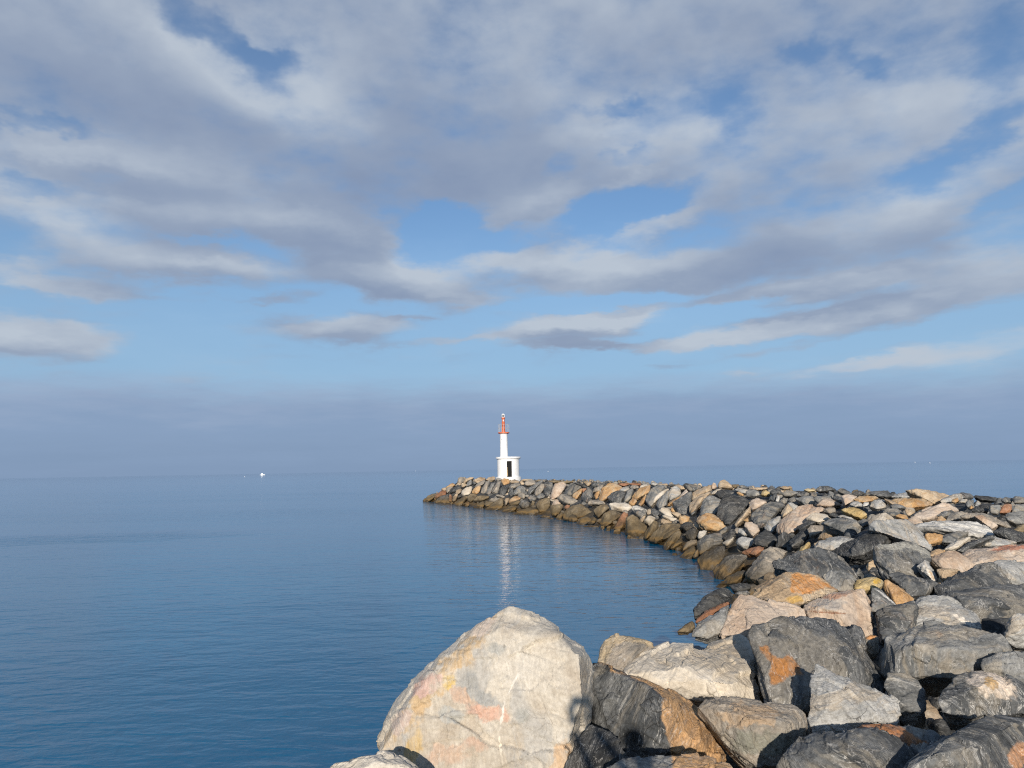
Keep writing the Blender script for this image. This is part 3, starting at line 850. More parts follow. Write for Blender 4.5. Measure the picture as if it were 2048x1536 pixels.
GROUP = 'boulders of the breakwater'
INDIV = 296
rest = []
for i, (t, me) in enumerate(zip(traced, meshes)):
    big = t['d'] < 9
    amp = 1.0 if not (t['label'] and t['label'].startswith('huge pale')) else .62
    weather(me, t['size'], 500 + i, fine=t['area'] > 500, amp=amp)
    me.materials.append(STONE[t['typ']])
    pats = []
    if t['label']:
        for k, v in PATCH.items():
            if k in t['label']:
                pats = v
    if pats:
        n = len(me.vertices)
        co = np.empty(n * 3)
        me.vertices.foreach_get('co', co)
        W = co.reshape(-1, 3) @ t['R'].T + t['base']
        qx, qy, _ = to_px(W)
        wob = fbm(W * 3.5, 6, .62) * 1.5
        wob2 = fbm(W * 3.5 + 40, 6, .62) * 1.5
        rgba = np.zeros((n, 4))
        for p in pats:
            if len(p) == 7:
                c_, ex, ey, rx, ry, rot, col = p
                (ex, ey), s_ = crop_px(c_, [(ex, ey)])[0], CROP[c_][2]
                rx, ry = rx / s_, ry / s_
                k = min(max(rx, ry) * .3, min(rx, ry) * 1.1)
                fq = 1.1 / (min(rx, ry) * t['d'] / F + .02)
                wa, wb_ = 1.6 * fbm(W * fq, 5, .62), 1.6 * fbm(W * fq + 40, 5, .62)
                dx, dy = qx - ex + wa * k, qy - ey + wb_ * k
                a = math.radians(rot)
                u = (dx * math.cos(a) + dy * math.sin(a)) / rx
                v = (-dx * math.sin(a) + dy * math.cos(a)) / ry
                m = np.clip((1.35 - np.sqrt(u * u + v * v)) / .7, 0, 1)
            else:
                c_, poly, col = p
                m = np.clip(.5 + (sdf_poly(qx + wob * 9, qy + wob2 * 9, crop_px(c_, poly))) / 12, 0, 1)
            if t['typ'] == 'a':
                m = m * .8
            rgba[:, :3] = np.where((m > rgba[:, 3])[:, None] | (m > .6)[:, None], np.array(col), rgba[:, :3])
            rgba[:, 3] = np.maximum(rgba[:, 3], m)
        at = me.attributes.new('tint', 'FLOAT_COLOR', 'POINT')
        at.data.foreach_set('color', rgba.ravel().astype(np.float32))
        am = me.attributes.new('tint_mask', 'FLOAT', 'POINT')
        am.data.foreach_set('value', rgba[:, 3].astype(np.float32))
    t['me'] = me
    if i < INDIV:
        o = bpy.data.objects.new('boulder', me)
        M = Matrix(t['R'].tolist()).to_4x4()
        M.translation = Vector(t['base'])
        o.matrix_world = M
        COL.objects.link(o)
        o['category'] = 'boulder'
        o['group'] = GROUP
        t['ob'] = o
    else:
        rest.append(t)

# labels of the boulders that have no hand-written one: colour, lie, row, and the count along the row from the tip
CNAME = dict(t='tan', c='cream', p='pink', o='orange-tan', y='ochre', g='grey', l='pale grey', d='charcoal', k='black', b='brown', r='rust-red',
             w='white-streaked', m='mottled grey-tan', a='pale')
ORD = ['', 'second ', 'third ', 'fourth ', 'fifth ', 'sixth ', 'seventh ', 'eighth ', 'ninth ', 'tenth ', 'eleventh ', 'twelfth ', '13th ', '14th ', '15th ', '16th ',
       '17th ', '18th ', '19th ', '20th ', '21st ', '22nd ', '23rd ', '24th ', '25th ', '26th ', '27th ', '28th ', '29th ', '30th ']
rows = {}
for t in traced[:INDIV]:
    if t['label']:
        t['ob']['label'] = t['label']
        continue
    x, y = t['px'][:, 0], t['px'][:, 1]
    P = CAMP + t['d'] * ray(x.mean(), y.max())
    if P[2] < .75 and x.mean() < 1560:
        row = 'at the waterline'
    elif t['crop'] in 'ef' or P[2] > 2.25:
        row = 'on the jetty crest'
    else:
        row = 'on the sea-facing slope'
    if x.mean() < 1150:
        sec = 'below the lighthouse' if 985 < x.mean() < 1050 else ('by the tip' if x.mean() < 985 else 'right of the lighthouse')
    elif x.mean() < 1330:
        sec = 'where the jetty straightens'
    elif x.mean() < 1500:
        sec = 'where the jetty bends'
    elif x.mean() < 1760:
        sec = 'behind the orange-flaked boulder'
    else:
        sec = 'near the right edge'
    w, h = np.ptp(x), np.ptp(y)
    c = np.cov(x - x.mean(), y - y.mean())
    ev, vec = np.linalg.eigh(c)
    el = math.sqrt(ev[1] / max(ev[0], 1e-6))
    ang = abs(math.degrees(math.atan2(vec[1, 1], vec[0, 1])))
    ang = min(ang, 180 - ang)
    shape = 'boulder'
    if el > 1.9:
        shape = 'flat boulder' if ang < 22 else ('leaning slab' if ang < 70 else 'upright slab')
    rows.setdefault((CNAME[t['typ']], shape, row, sec), []).append((x.mean(), t))
for (cn, shape, row, sec), lst in rows.items():
    lst.sort(key=lambda q: q[0])
    for k, (_, t) in enumerate(lst):
        pre = '' if len(lst) == 1 else ('leftmost ' if k == 0 else ORD[k])
        post = '' if len(lst) == 1 or k == 0 else ' from the left'
        t['ob']['label'] = f'{pre}{cn} {shape} {row} {sec}{post}'

# rubble: the smallest traced stones, fill in the gaps, and the mound outside the picture
verts, faces, mats, nv = [], [], [], 0
MATS = list(STONE.values())
MI = {k: i for i, k in enumerate(STONE)}


def take(me, W, mi):
    global nv
    verts.append(W)
    for p in me.polygons:
        faces.append([v + nv for v in p.vertices])
    mats.extend([mi] * len(me.polygons))
    nv += len(W)


for t in rest:
    me = t['me']
    co = np.empty(len(me.vertices) * 3)
    me.vertices.foreach_get('co', co)
    take(me, co.reshape(-1, 3) @ t['R'].T + t['base'], MI[t['typ']])
fill = []
for k in range(5200):
    Y = rng.uniform(-7, 112) if k % 2 else rng.uniform(-6, 26)
    X = rng.uniform(-14, 25)
    d = float(foot_dist(np.array([X]), np.array([Y]))[0])
    if d < -.4:
        continue
    z = float(mound(np.array([X]), np.array([Y]))[0])
    qx, qy, dep = to_px((X, Y, z))
    inside = dep > 1 and -90 < qx < 2140 and qy < 1700
    hidden = X > np.interp(Y, [0, 26, 46, 57, 80, 110], [19.5, 19, 17, 15.5, 11.5, 6])
    if X * X + Y * Y < 1.5:
        continue
    if inside and not hidden:
        s = rng.uniform(.35, .7)
        z = z - s * .5 - float(np.interp(Y, [10, 18, 24], [.8, .42, .02]))
    else:
        s = rng.uniform(.55, 1.25)
        z = z - s * .34
    if any((X - a) ** 2 + (Y - b) ** 2 + (z - c) ** 2 < (.42 * (s + q)) ** 2 for a, b, c, q in fill):
        continue
    fill.append((X, Y, z, s))
fill += [(.34, -.55, 1.72, 1.15), (-.4, -.7, 1.5, 1.0), (1.0, -.4, 1.45, 1.0)]
fh = []
for (X, Y, z, s) in fill:
    P = rng.normal(size=(14, 3))
    P /= np.linalg.norm(P, axis=1)[:, None]
    P = P * (s * np.array([.62, .5, .42])) @ np.array(Euler(rng.uniform(0, 6.28, 3)).to_matrix())
    fh.append((hull_mesh(P, 'fill', 2), s / (13 if Y < 30 else 9)))
for (X, Y, z, s), me in zip(fill, remesh_batch(fh)):
    W = weather(me, s, int(rng.integers(1e6)), fine=False) + (X, Y, z)
    take(me, W, MI[rng.choice(list('tgdkbmdglp' if Y < 3 + .9 * abs(X) else 'tgdkbmdgk'))])
me = bpy.data.meshes.new('rubble')
me.from_pydata(np.concatenate(verts).tolist(), [], faces)
for m in MATS:
    me.materials.append(m)
me.polygons.foreach_set('material_index', np.array(mats, np.int32))
me.polygons.foreach_set('use_smooth', np.ones(len(me.polygons), bool))
o = bpy.data.objects.new('rubble', me)
COL.objects.link(o)
o['kind'] = 'stuff'
o['label'] = 'small dark stones packed in the gaps between the breakwater boulders'
o['category'] = 'rubble'

# the core of the breakwater under the boulders
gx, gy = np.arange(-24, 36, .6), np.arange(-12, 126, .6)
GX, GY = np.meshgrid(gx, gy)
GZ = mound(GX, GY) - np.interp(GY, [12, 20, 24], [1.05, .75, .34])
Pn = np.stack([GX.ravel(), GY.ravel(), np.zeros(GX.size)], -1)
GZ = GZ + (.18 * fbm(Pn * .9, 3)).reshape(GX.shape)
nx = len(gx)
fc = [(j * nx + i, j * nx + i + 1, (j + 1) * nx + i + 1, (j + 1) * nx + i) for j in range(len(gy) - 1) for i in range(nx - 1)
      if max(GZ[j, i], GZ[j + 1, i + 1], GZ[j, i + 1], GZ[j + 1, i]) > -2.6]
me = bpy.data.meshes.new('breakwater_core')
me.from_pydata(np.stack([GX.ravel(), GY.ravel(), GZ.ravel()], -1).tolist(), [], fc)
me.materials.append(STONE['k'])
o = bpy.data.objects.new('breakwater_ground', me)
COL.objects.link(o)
o['kind'] = 'structure'

# ------------------------------------------------------------------ sea
def ring_disc(radii, seg):
    v, f = [(0, 0, 0)], []
    for r in radii:
        for k in range(seg):
            a = 2 * math.pi * k / seg
            v.append((r * math.cos(a), r * math.sin(a), 0))
    for k in range(seg):
        f.append((0, 1 + k, 1 + (k + 1) % seg))
    for i in range(len(radii) - 1):
        for k in range(seg):
            a, b_ = 1 + i * seg + k, 1 + i * seg + (k + 1) % seg
            f.append((a, a + seg, b_ + seg, b_))
    return v, f


m, T, b = new_mat('sea_water')
pos = T.n('ShaderNodeNewGeometry').outputs['Position']
b.inputs['Roughness'].default_value = .04
b.inputs['IOR'].default_value = 1.333
b.inputs['Specular IOR Level'].default_value = .32
deep = T.ramp(T.noise(pos, .09, 4), [(.3, (.001, .118, .245)), (.7, (.002, .148, .285))])
T.nt.links.new(deep, b.inputs['Base Color'])
gust = T.maprange(T.noise(T.n('ShaderNodeMapping', {'Vector': pos, 'Scale': (.010, .035, 1), 'Location': (3.1, 1.7, 0)}).outputs[0], 1.0, 4), .35, .68, .55, 1.35)
cat = T.vmath('LENGTH', T.n('ShaderNodeMapping', {'Vector': pos, 'Location': (-31, 55, 0), 'Rotation': (0, 0, .12), 'Scale': (15, 5.5, 1)}, vector_type='TEXTURE').outputs[0]).outputs['Value']
cat = T.maprange(T.math('ADD', cat, T.math('MULTIPLY', T.noise(pos, .3, 4), .8)), 1.5, .7, 0, 1.0)
gust = T.math('ADD', gust, T.math('MULTIPLY', cat, 1.9))


def wave(scale, rot, stretch, amp, detail=3, dist=.3):
    v = T.n('ShaderNodeMapping', {'Vector': pos, 'Rotation': (0, 0, rot), 'Scale': (scale * stretch, scale, scale)}).outputs[0]
    return T.math('MULTIPLY', T.noise(v, 1.0, detail, .55, dist), amp)


big = T.math('ADD', wave(.35, .16, .45, .055, 2), wave(1.1, .2, .5, .030, 3))
mid = T.math('ADD', wave(2.1, .17, .42, .040, 2, .6), wave(1.8, -.7, .8, .018, 3))
fine = T.math('ADD', wave(5.5, .6, 1.0, .0095, 3), wave(15.0, .4, .9, .0018, 2))
lee = T.vmath('LENGTH', T.n('ShaderNodeMapping', {'Vector': pos, 'Location': (-1, 50, 0), 'Rotation': (0, 0, .15), 'Scale': (20, 40, 1e6)}, vector_type='TEXTURE').outputs[0]).outputs['Value']
lee = T.maprange(lee, .7, 1.5, .74, 1.25)              # calmer water in the lee of the breakwater
hw = T.math('ADD', T.math('MULTIPLY', big, T.math('ADD', T.math('MULTIPLY', gust, .4), .6)), T.math('MULTIPLY', T.math('ADD', mid, fine), gust))
hw = T.math('MULTIPLY', hw, lee)
bp = T.n('ShaderNodeBump', {'Height': hw, 'Distance': 1.0, 'Strength': 1.0})
T.nt.links.new(bp.outputs[0], b.inputs['Normal'])
v, f = ring_disc([6, 15, 30, 60, 120, 300, 1000, 4000, 15000, 60000], 96)
me = bpy.data.meshes.new('sea')
me.from_pydata(v, [], f)
me.materials.append(m)
o = bpy.data.objects.new('sea', me)
COL.objects.link(o)
o['kind'] = 'structure'

# ------------------------------------------------------------------ lighthouse
WHITE = simple('white_paint', (.82, .81, .79), .5, var=.04, bump=.004)
RED = simple('red_orange_paint', (.66, .155, .06), .5, var=.14)
STEEL = simple('galvanised_steel', (.62, .62, .6), .45, .3)
DARK = simple('dark_door_paint', (.008, .0075, .0075), .95)
RUSTY = simple('weathered_wood', (.42, .3, .15), .7, var=.3)
GLASS = simple('lamp_lens', (.09, .1, .11), .2)


def mesh_ob(name, bm, mat, parent=None, smooth=None):
    bmesh.ops.recalc_face_normals(bm, faces=bm.faces)
    me = bpy.data.meshes.new(name)
    if smooth is not None:
        for fc_ in bm.faces:
            fc_.smooth = True
        for e in bm.edges:
            e.smooth = len(e.link_faces) == 2 and e.calc_face_angle(0) < smooth
    bm.to_mesh(me)
    bm.free()
    me.materials.append(mat)
    ob = bpy.data.objects.new(name, me)
    COL.objects.link(ob)
    if parent:
        ob.parent = parent
    return ob


def lathe(bm, prof, seg=48, cx=0.0, cy=0.0):
    rings = []
    for r, z in prof:
        rings.append([bm.verts.new((cx + r * math.cos(2 * math.pi * k / seg), cy + r * math.sin(2 * math.pi * k / seg), z)) for k in range(seg)])
    for a, c in zip(rings, rings[1:]):
        for k in range(seg):
            bm.faces.new((a[k], a[(k + 1) % seg], c[(k + 1) % seg], c[k]))
    bm.faces.new(rings[0])
    bm.faces.new(rings[-1])


def box(bm, x0, x1, y0, y1, z0, z1):
    vs = [bm.verts.new((x, y, z)) for z in (z0, z1) for y in (y0, y1) for x in (x0, x1)]
    for q in ((0, 1, 3, 2), (4, 5, 7, 6), (0, 1, 5, 4), (2, 3, 7, 6), (0, 2, 6, 4), (1, 3, 7, 5)):
        bm.faces.new([vs[i] for i in q])


def tube(bm, p, q, r, seg=8):
    p, q = Vector(p), Vector(q)
    ax = (q - p).normalized()
    s = ax.orthogonal().normalized()
    t_ = ax.cross(s)
    A = [bm.verts.new(p + r * (math.cos(2 * math.pi * k / seg) * s + math.sin(2 * math.pi * k / seg) * t_)) for k in range(seg)]
    B = [bm.verts.new(q + r * (math.cos(2 * math.pi * k / seg) * s + math.sin(2 * math.pi * k / seg) * t_)) for k in range(seg)]
    for k in range(seg):
        bm.faces.new((A[k], A[(k + 1) % seg], B[(k + 1) % seg], B[k]))
    bm.faces.new(A)
    bm.faces.new(B)


LD = 104.0
pb = CAMP + LD * ray(920 + 829 / 8.535, 800 + 1338 / 8.535)
LH = bpy.data.objects.new('lighthouse', None)
COL.objects.link(LH)
LH.location = pb
LH['label'] = 'small white lighthouse with a red-orange top standing on the jetty end'
LH['category'] = 'lighthouse'
bm = bmesh.new()
lathe(bm, [(1.66, -.6), (1.66, .17), (1.62, .2)], 64)
mesh_ob('plinth', bm, WHITE, LH, .6)
# base drum with a doorway left open in its wall
bm = bmesh.new()
SEG, R0, R1, Z0, Z1, ZD = 96, 1.43, 1.25, .2, 2.5, 2.22
A0 = -math.pi / 2 + .1
hw_ = .67 / 2 / R0
cols = []
angs = [A0 + hw_ + (2 * math.pi - 2 * hw_) * k / SEG for k in range(SEG + 1)]
def drum_ring(r, z, an):
    return [bm.verts.new((r * math.cos(a), r * math.sin(a), z)) for a in an]
o0, o1, i0, i1 = drum_ring(R0, Z0, angs), drum_ring(R0, Z1, angs), drum_ring(R1, Z0, angs), drum_ring(R1, Z1, angs)
for k in range(SEG):
    bm.faces.new((o0[k], o0[k + 1], o1[k + 1], o1[k]))
    bm.faces.new((i0[k + 1], i0[k], i1[k], i1[k + 1]))
for k in (0, SEG):
    bm.faces.new((o0[k], o1[k], i1[k], i0[k]))
dang = [A0 - hw_ + 2 * hw_ * k / 6 for k in range(7)]
a0, a1, b0, b1 = drum_ring(R0, ZD, dang), drum_ring(R0, Z1, dang), drum_ring(R1, ZD, dang), drum_ring(R1, Z1, dang)
for k in range(6):
    bm.faces.new((a0[k], a0[k + 1], a1[k + 1], a1[k]))
    bm.faces.new((b0[k + 1], b0[k], b1[k], b1[k + 1]))
    bm.faces.new((a0[k], a0[k + 1], b0[k + 1], b0[k]))
mesh_ob('base_drum', bm, WHITE, LH, .6)
dv = Vector((math.cos(A0), math.sin(A0), 0))
tv = Vector((-dv.y, dv.x, 0))
bm = bmesh.new()
box(bm, -.345, .345, -.03, .03, .205, 2.215)
door = mesh_ob('door', bm, DARK, LH)
door.location = dv * 1.22
door.rotation_euler = (0, 0, A0 + math.pi / 2)
door['label'] = 'black recessed doorway door'
bm = bmesh.new()
box(bm, -.31, -.2, -.055, -.035, .3, 1.0)
box(bm, -.29, -.23, -.055, -.035, 1.0, 1.45)
mesh_ob('door_board', bm, RUSTY, door)
bm = bmesh.new()
lathe(bm, [(1.55, 2.5), (1.62, 2.56), (1.62, 2.75), (1.58, 2.78)], 72)
mesh_ob('roof_slab', bm, WHITE, LH, .6)
TX = -.53
bm = bmesh.new()
lathe(bm, [(.53, 2.78), (.505, 2.9), (.495, 5.70), (.52, 5.76)], 56, TX)
tw = mesh_ob('tower', bm, WHITE, LH, .6)
bm = bmesh.new()
box(bm, TX - .3, TX - .22, -.46, -.43, 5.02, 5.06)
mesh_ob('vent', bm, DARK, tw)
bm = bmesh.new()
lathe(bm, [(.5, 5.76), (.70, 5.82), (.74, 5.86), (.74, 5.97)], 56, TX)
gal = mesh_ob('gallery', bm, RED, LH, .6)
bm = bmesh.new()
for k in range(14):
    a = 2 * math.pi * (k + .5) / 14
    p = Vector((TX + .71 * math.cos(a), .71 * math.sin(a), 5.97))
    tube(bm, p, p + Vector((0, 0, 1.03)), .017)
for z in (6.5, 7.0):
    for k in range(28):
        a, c_ = 2 * math.pi * k / 28, 2 * math.pi * (k + 1) / 28
        tube(bm, (TX + .71 * math.cos(a), .71 * math.sin(a), z), (TX + .71 * math.cos(c_), .71 * math.sin(c_), z), .014, 6)
mesh_ob('railing', bm, STEEL, LH)
bm = bmesh.new()
TX2 = TX - .03
lathe(bm, [(.24, 5.97), (.235, 6.1), (.21, 6.15), (.215, 6.45), (.235, 6.47), (.235, 6.53), (.2, 6.56), (.19, 7.1), (.21, 7.16), (.225, 7.2), (.225, 7.26), (.18, 7.3),
           (.17, 7.34), (.17, 7.66), (.2, 7.72), (.235, 7.78), (.235, 7.9), (.2, 7.92)], 40, TX2)
colm = mesh_ob('lamp_column', bm, RED, LH, .6)
bm = bmesh.new()
box(bm, TX2 - .05, TX2 + .05, -.19, -.165, 7.4, 7.62)
mesh_ob('plate', bm, WHITE, colm)
# lantern: white arched frame round a grey lens
bm = bmesh.new()
box(bm, TX2 - .17, TX2 + .17, -.14, .14, 7.92, 7.97)
for sx in (-1, 1):
    for sy in (-1, 1):
        tube(bm, (TX2 + sx * .145, sy * .11, 7.97), (TX2 + sx * .145, sy * .11, 8.28), .028, 8)
box(bm, TX2 - .165, TX2 + .165, -.135, .135, 8.27, 8.33)
lathe(bm, [(.15, 8.33), (.12, 8.38), (.04, 8.40)], 24, TX2)
lan = mesh_ob('lantern', bm, WHITE, LH)
bm = bmesh.new()
lathe(bm, [(.1, 7.97), (.125, 8.02), (.125, 8.22), (.1, 8.268)], 24, TX2)
mesh_ob('lens', bm, GLASS, lan, .6)

# ------------------------------------------------------------------ boat and buoys
def at_water(px, py):
    v = ray(px, py)
    return CAMP + v * (-EYE / v[2])


BW = simple('white_gelcoat', (.85, .85, .83), .3, var=.02)
p = at_water(525, 950.2)
BO = bpy.data.objects.new('motorboat', None)
COL.objects.link(BO)
BO.location = p
BO['label'] = 'small white motorboat far out on the water near the horizon'
BO['category'] = 'boat'
sc = np.linalg.norm(p - CAMP) / F * 9.6 / 10.0        # eleven photo pixels long
bm = bmesh.new()
secs = [(-5, 1.5, .95, .7), (-2, 1.7, 1.05, .9), (1.5, 1.6, 1.25, .9), (3.8, .9, 1.5, .5), (5.0, .05, 1.75, .03)]
rg = []
for x, w, hh, wb in secs:
    rg.append([bm.verts.new(c) for c in ((x, -w, hh), (x * .93, -wb, -.3), (x * .93, wb, -.3), (x, w, hh))])
for a, c in zip(rg, rg[1:]):
    for k in range(4):
        bm.faces.new((a[k], a[(k + 1) % 4], c[(k + 1) % 4], c[k]))
bm.faces.new(rg[0])
bm.faces.new(rg[-1])
hull = mesh_ob('hull', bm, BW, BO)
bm = bmesh.new()
vs = [bm.verts.new(c) for c in ((-3, -1.1, 1), (1.8, -1.0, 1.2), (1.8, 1.0, 1.2), (-3, 1.1, 1), (-2.6, -.9, 3.0), (.4, -.8, 3.0), (.4, .8, 3.0), (-2.6, .9, 3.0))]
for q in ((0, 1, 2, 3), (4, 5, 6, 7), (0, 1, 5, 4), (1, 2, 6, 5), (2, 3, 7, 6), (3, 0, 4, 7)):
    bm.faces.new([vs[i] for i in q])
cab = mesh_ob('cabin', bm, BW, BO)
bm = bmesh.new()
vs = [bm.verts.new(c) for c in ((1.62, -.8, 1.6), (1.62, .8, 1.6), (.72, .68, 2.75), (.72, -.68, 2.75))]
vs2 = [bm.verts.new((c.co.x + .08, c.co.y, c.co.z + .05)) for c in vs]
bm.faces.new(vs)
bm.faces.new(vs2)
for k in range(4):
    bm.faces.new((vs[k], vs[(k + 1) % 4], vs2[(k + 1) % 4], vs2[k]))
mesh_ob('windscreen', bm, GLASS, cab)
for ob in (hull, cab):
    ob.scale = (sc, sc, sc)
BO.rotation_euler = (0, 0, .15)
for (bx, by, s, lab) in ((489.5, 953.5, 1.5, 'tiny white buoy on the water left of the motorboat'),
                         (831, 942.3, 1.3, 'tiny white buoy near the horizon left of the lighthouse'),
                         (1096, 942.8, 1.6, 'tiny white buoy on the water right of the lighthouse base'),
                         (1830, 924.8, 1.8, 'left one of two white buoys below the horizon at far right'),
                         (1860, 926.0, 1.8, 'right one of two white buoys below the horizon at far right')):
    p = at_water(bx, by)
    r = np.linalg.norm(p - CAMP) / F * s * .42
    bm = bmesh.new()
    lathe(bm, [(r * .2, -.8 * r), (r * .75, -.5 * r), (r, .1 * r), (r * .85, .7 * r), (r * .3, 1.1 * r), (r * .18, 1.7 * r), (r * .05, 1.75 * r)], 16)
    ob = mesh_ob('buoy', bm, BW, None, .7)
    ob.location = p
    ob['label'] = lab
    ob['category'] = 'buoy'
    ob['group'] = 'white buoys out at sea'

# ------------------------------------------------------------------ the photographer, whose shadow falls on the near boulders
def skin_body(joints, links, name):
    me_ = bpy.data.meshes.new(name)
    me_.from_pydata([j[0] for j in joints], links, [])
    ob_ = bpy.data.objects.new(name, me_)
    COL.objects.link(ob_)
    md = ob_.modifiers.new('skin', 'SKIN')
    lay = me_.skin_vertices[0].data if me_.skin_vertices else None
    if lay is None:
        bm_ = bmesh.new()
        bm_.from_mesh(me_)
        sl = bm_.verts.layers.skin.verify()
        bm_.verts.ensure_lookup_table()
        for vv_, j in zip(bm_.verts, joints):
            vv_[sl].radius = j[1]
        bm_.verts[0][sl].use_root = True
        bm_.to_mesh(me_)
        bm_.free()
    else:
        for vv_, j in zip(lay, joints):
            vv_.radius = j[1]
        lay[0].use_root = True
    sb = ob_.modifiers.new('sub', 'SUBSURF')
    sb.levels = sb.render_levels = 2
    dg_ = bpy.context.evaluated_depsgraph_get()
    out_ = bpy.data.meshes.new_from_object(ob_.evaluated_get(dg_))
    bpy.data.objects.remove(ob_)
    return out_


JACKET, TROUSER, SKIN, HAIR = simple('navy_jacket', (.05, .06, .09), .8), simple('grey_trousers', (.1, .1, .1), .85), simple('skin', (.5, .32, .23), .5, var=.03), simple('dark_hair', (.04, .028, .02), .6)
px_, py_, pz_ = .34, -.52, 2.26
J = [((0, 0, .94), (.15, .11)), ((0, .01, 1.15), (.14, .10)), ((0, 0, 1.36), (.17, .11)), ((0, .01, 1.47), (.065, .065)), ((0, .02, 1.54), (.07, .08)), ((0, .03, 1.62), (.078, .098)), ((0, .02, 1.68), (.05, .06)),
     ((-.1, 0, .86), (.095, .095)), ((-.13, .03, .5), (.062, .062)), ((-.14, -.02, .09), (.043, .043)), ((-.16, .14, .04), (.04, .035)),
     ((.1, 0, .86), (.095, .095)), ((.12, .03, .5), (.062, .062)), ((.13, -.02, .09), (.043, .043)), ((.15, .14, .04), (.04, .035)),
     ((-.19, 0, 1.40), (.062, .062)), ((-.22, .2, 1.22), (.046, .046)), ((-.46, .335, 1.66), (.031, .031)),
     ((.19, 0, 1.40), (.062, .062)), ((.1, .24, 1.2), (.046, .046)), ((-.29, .335, 1.66), (.031, .031))]
E = [(0, 1), (1, 2), (2, 3), (3, 4), (4, 5), (5, 6), (0, 7), (7, 8), (8, 9), (9, 10), (0, 11), (11, 12), (12, 13), (13, 14), (2, 15), (15, 16), (16, 17), (2, 18), (18, 19), (19, 20)]
bmm = bmesh.new()
bmm.from_mesh(skin_body(J, E, 'person'))
hands = []
for wx, sgn in ((-.46, 1), (-.29, -1)):                                  # palm, four fingers and a thumb round the phone's edge
    w0 = Vector((wx, .345, 1.69))
    HJ = [(tuple(w0), (.026, .018)), (tuple(w0 + Vector((sgn * .012, .05, .05))), (.034, .016))]
    HE = [(0, 1)]
    for q, ln in enumerate((.062, .072, .068, .052)):
        b0 = w0 + Vector((sgn * (.022 * (1.5 - q)) * .6, .075, .075 + .004 * q))
        HJ += [(tuple(b0), (.0095, .0095)), (tuple(b0 + Vector((sgn * .012, ln * .45, ln * .35))), (.0085, .0085)), (tuple(b0 + Vector((sgn * .03, ln * .55, ln * .8))), (.0072, .0072))]
        k = len(HJ) - 3
        HE += [(1, k), (k, k + 1), (k + 1, k + 2)]
    t0 = w0 + Vector((sgn * .035, .03, .03))
    HJ += [(tuple(t0), (.012, .012)), (tuple(t0 + Vector((sgn * .03, .03, .025))), (.0095, .0095))]
    HE += [(0, len(HJ) - 2), (len(HJ) - 2, len(HJ) - 1)]
    bmm.from_mesh(skin_body(HJ, HE, 'hand'))
for zz_, sx in ((1.62, -1), (1.62, 1)):                                   # ears
    bmesh.ops.create_uvsphere(bmm, u_segments=10, v_segments=8, radius=.03, matrix=Matrix.Translation((sx * .085, .02, zz_)) @ Matrix.Diagonal((.4, .8, 1.15, 1)))
bmesh.ops.create_cone(bmm, segments=8, radius1=.018, radius2=.006, depth=.05, cap_ends=True, matrix=Matrix.Translation((0, .128, 1.60)) @ Matrix.Rotation(-.5, 4, 'X'))
for f_ in bmm.faces:
    f_.smooth = True
    c_ = f_.calc_center_median()
    f_.material_index = 1 if c_.z < .93 else (2 if c_.z > 1.49 and c_.y < .2 or c_.y > .33 else 0)
pm = bpy.data.meshes.new('person')
bmm.to_mesh(pm)
bmm.free()
for mm in (JACKET, TROUSER, SKIN):
    pm.materials.append(mm)
PE = bpy.data.objects.new('person', pm)
COL.objects.link(PE)
PE.location = (px_, py_, pz_)
PE['label'] = 'person taking the picture whose shadow darkens the edge of the huge pale boulder'
PE['category'] = 'person'
bm = bmesh.new()
bmesh.ops.create_uvsphere(bm, u_segments=24, v_segments=16, radius=.1, matrix=Matrix.Translation((0, .0, 1.645)) @ Matrix.Diagonal((.92, 1.05, .92, 1)))
for vv_ in bm.verts:
    if vv_.co.y > .05 and vv_.co.z < 1.67:
        vv_.co.y = .05
mesh_ob('hair', bm, HAIR, PE, 3)
bm = bmesh.new()
box(bm, -.078, .078, -.004, .004, -.038, .038)
bmesh.ops.bevel(bm, geom=bm.edges[:], offset=.003, segments=2, affect='EDGES')
ph = mesh_ob('phone', bm, DARK)
ph.location = (-.035, -.055, 4.09)
ph['label'] = 'phone held up by the person taking the picture'
ph['category'] = 'phone'

# ------------------------------------------------------------------ sun and sky
L = Vector(ray(1170, 1395)).normalized()             # the way the light travels: away from a low sun behind the camera
SUN_EL = math.asin(-L.z)
sun = bpy.data.lights.new('sun', 'SUN')
sun.energy = 5.0
sun.angle = math.radians(.53)
sun.color = (1.0, .91, .79)
so = bpy.data.objects.new('sun', sun)
so.rotation_euler = L.to_track_quat('-Z', 'Y').to_euler()
COL.objects.link(so)

w = bpy.data.worlds.new('World')
scene.world = w
w.use_nodes = True
w.node_tree.nodes.clear()
w.cycles.sampling_method = 'MANUAL'
w.cycles.sample_map_resolution = 512
T = NT(w.node_tree)
D = T.vmath('NORMALIZE', T.n('ShaderNodeTexCoord').outputs['Generated']).outputs[0]
xyz = T.n('ShaderNodeSeparateXYZ', {0: D})
AZ = T.math('ARCTAN2', xyz.outputs[0], xyz.outputs[1])
EL = T.math('ARCSINE', xyz.outputs[2])
sky = T.n('ShaderNodeTexSky', sky_type='NISHITA', sun_disc=False)
sky.sun_elevation = SUN_EL
sky.sun_rotation = math.atan2(-L.x, -L.y)
sky.air_density = 1.0
sky.dust_density = .6
sky.ozone_density = 1.6


def azel(px, py):
    v = Vector(ray(px, py)).normalized()
    return math.atan2(v.x, v.y), math.asin(v.z)


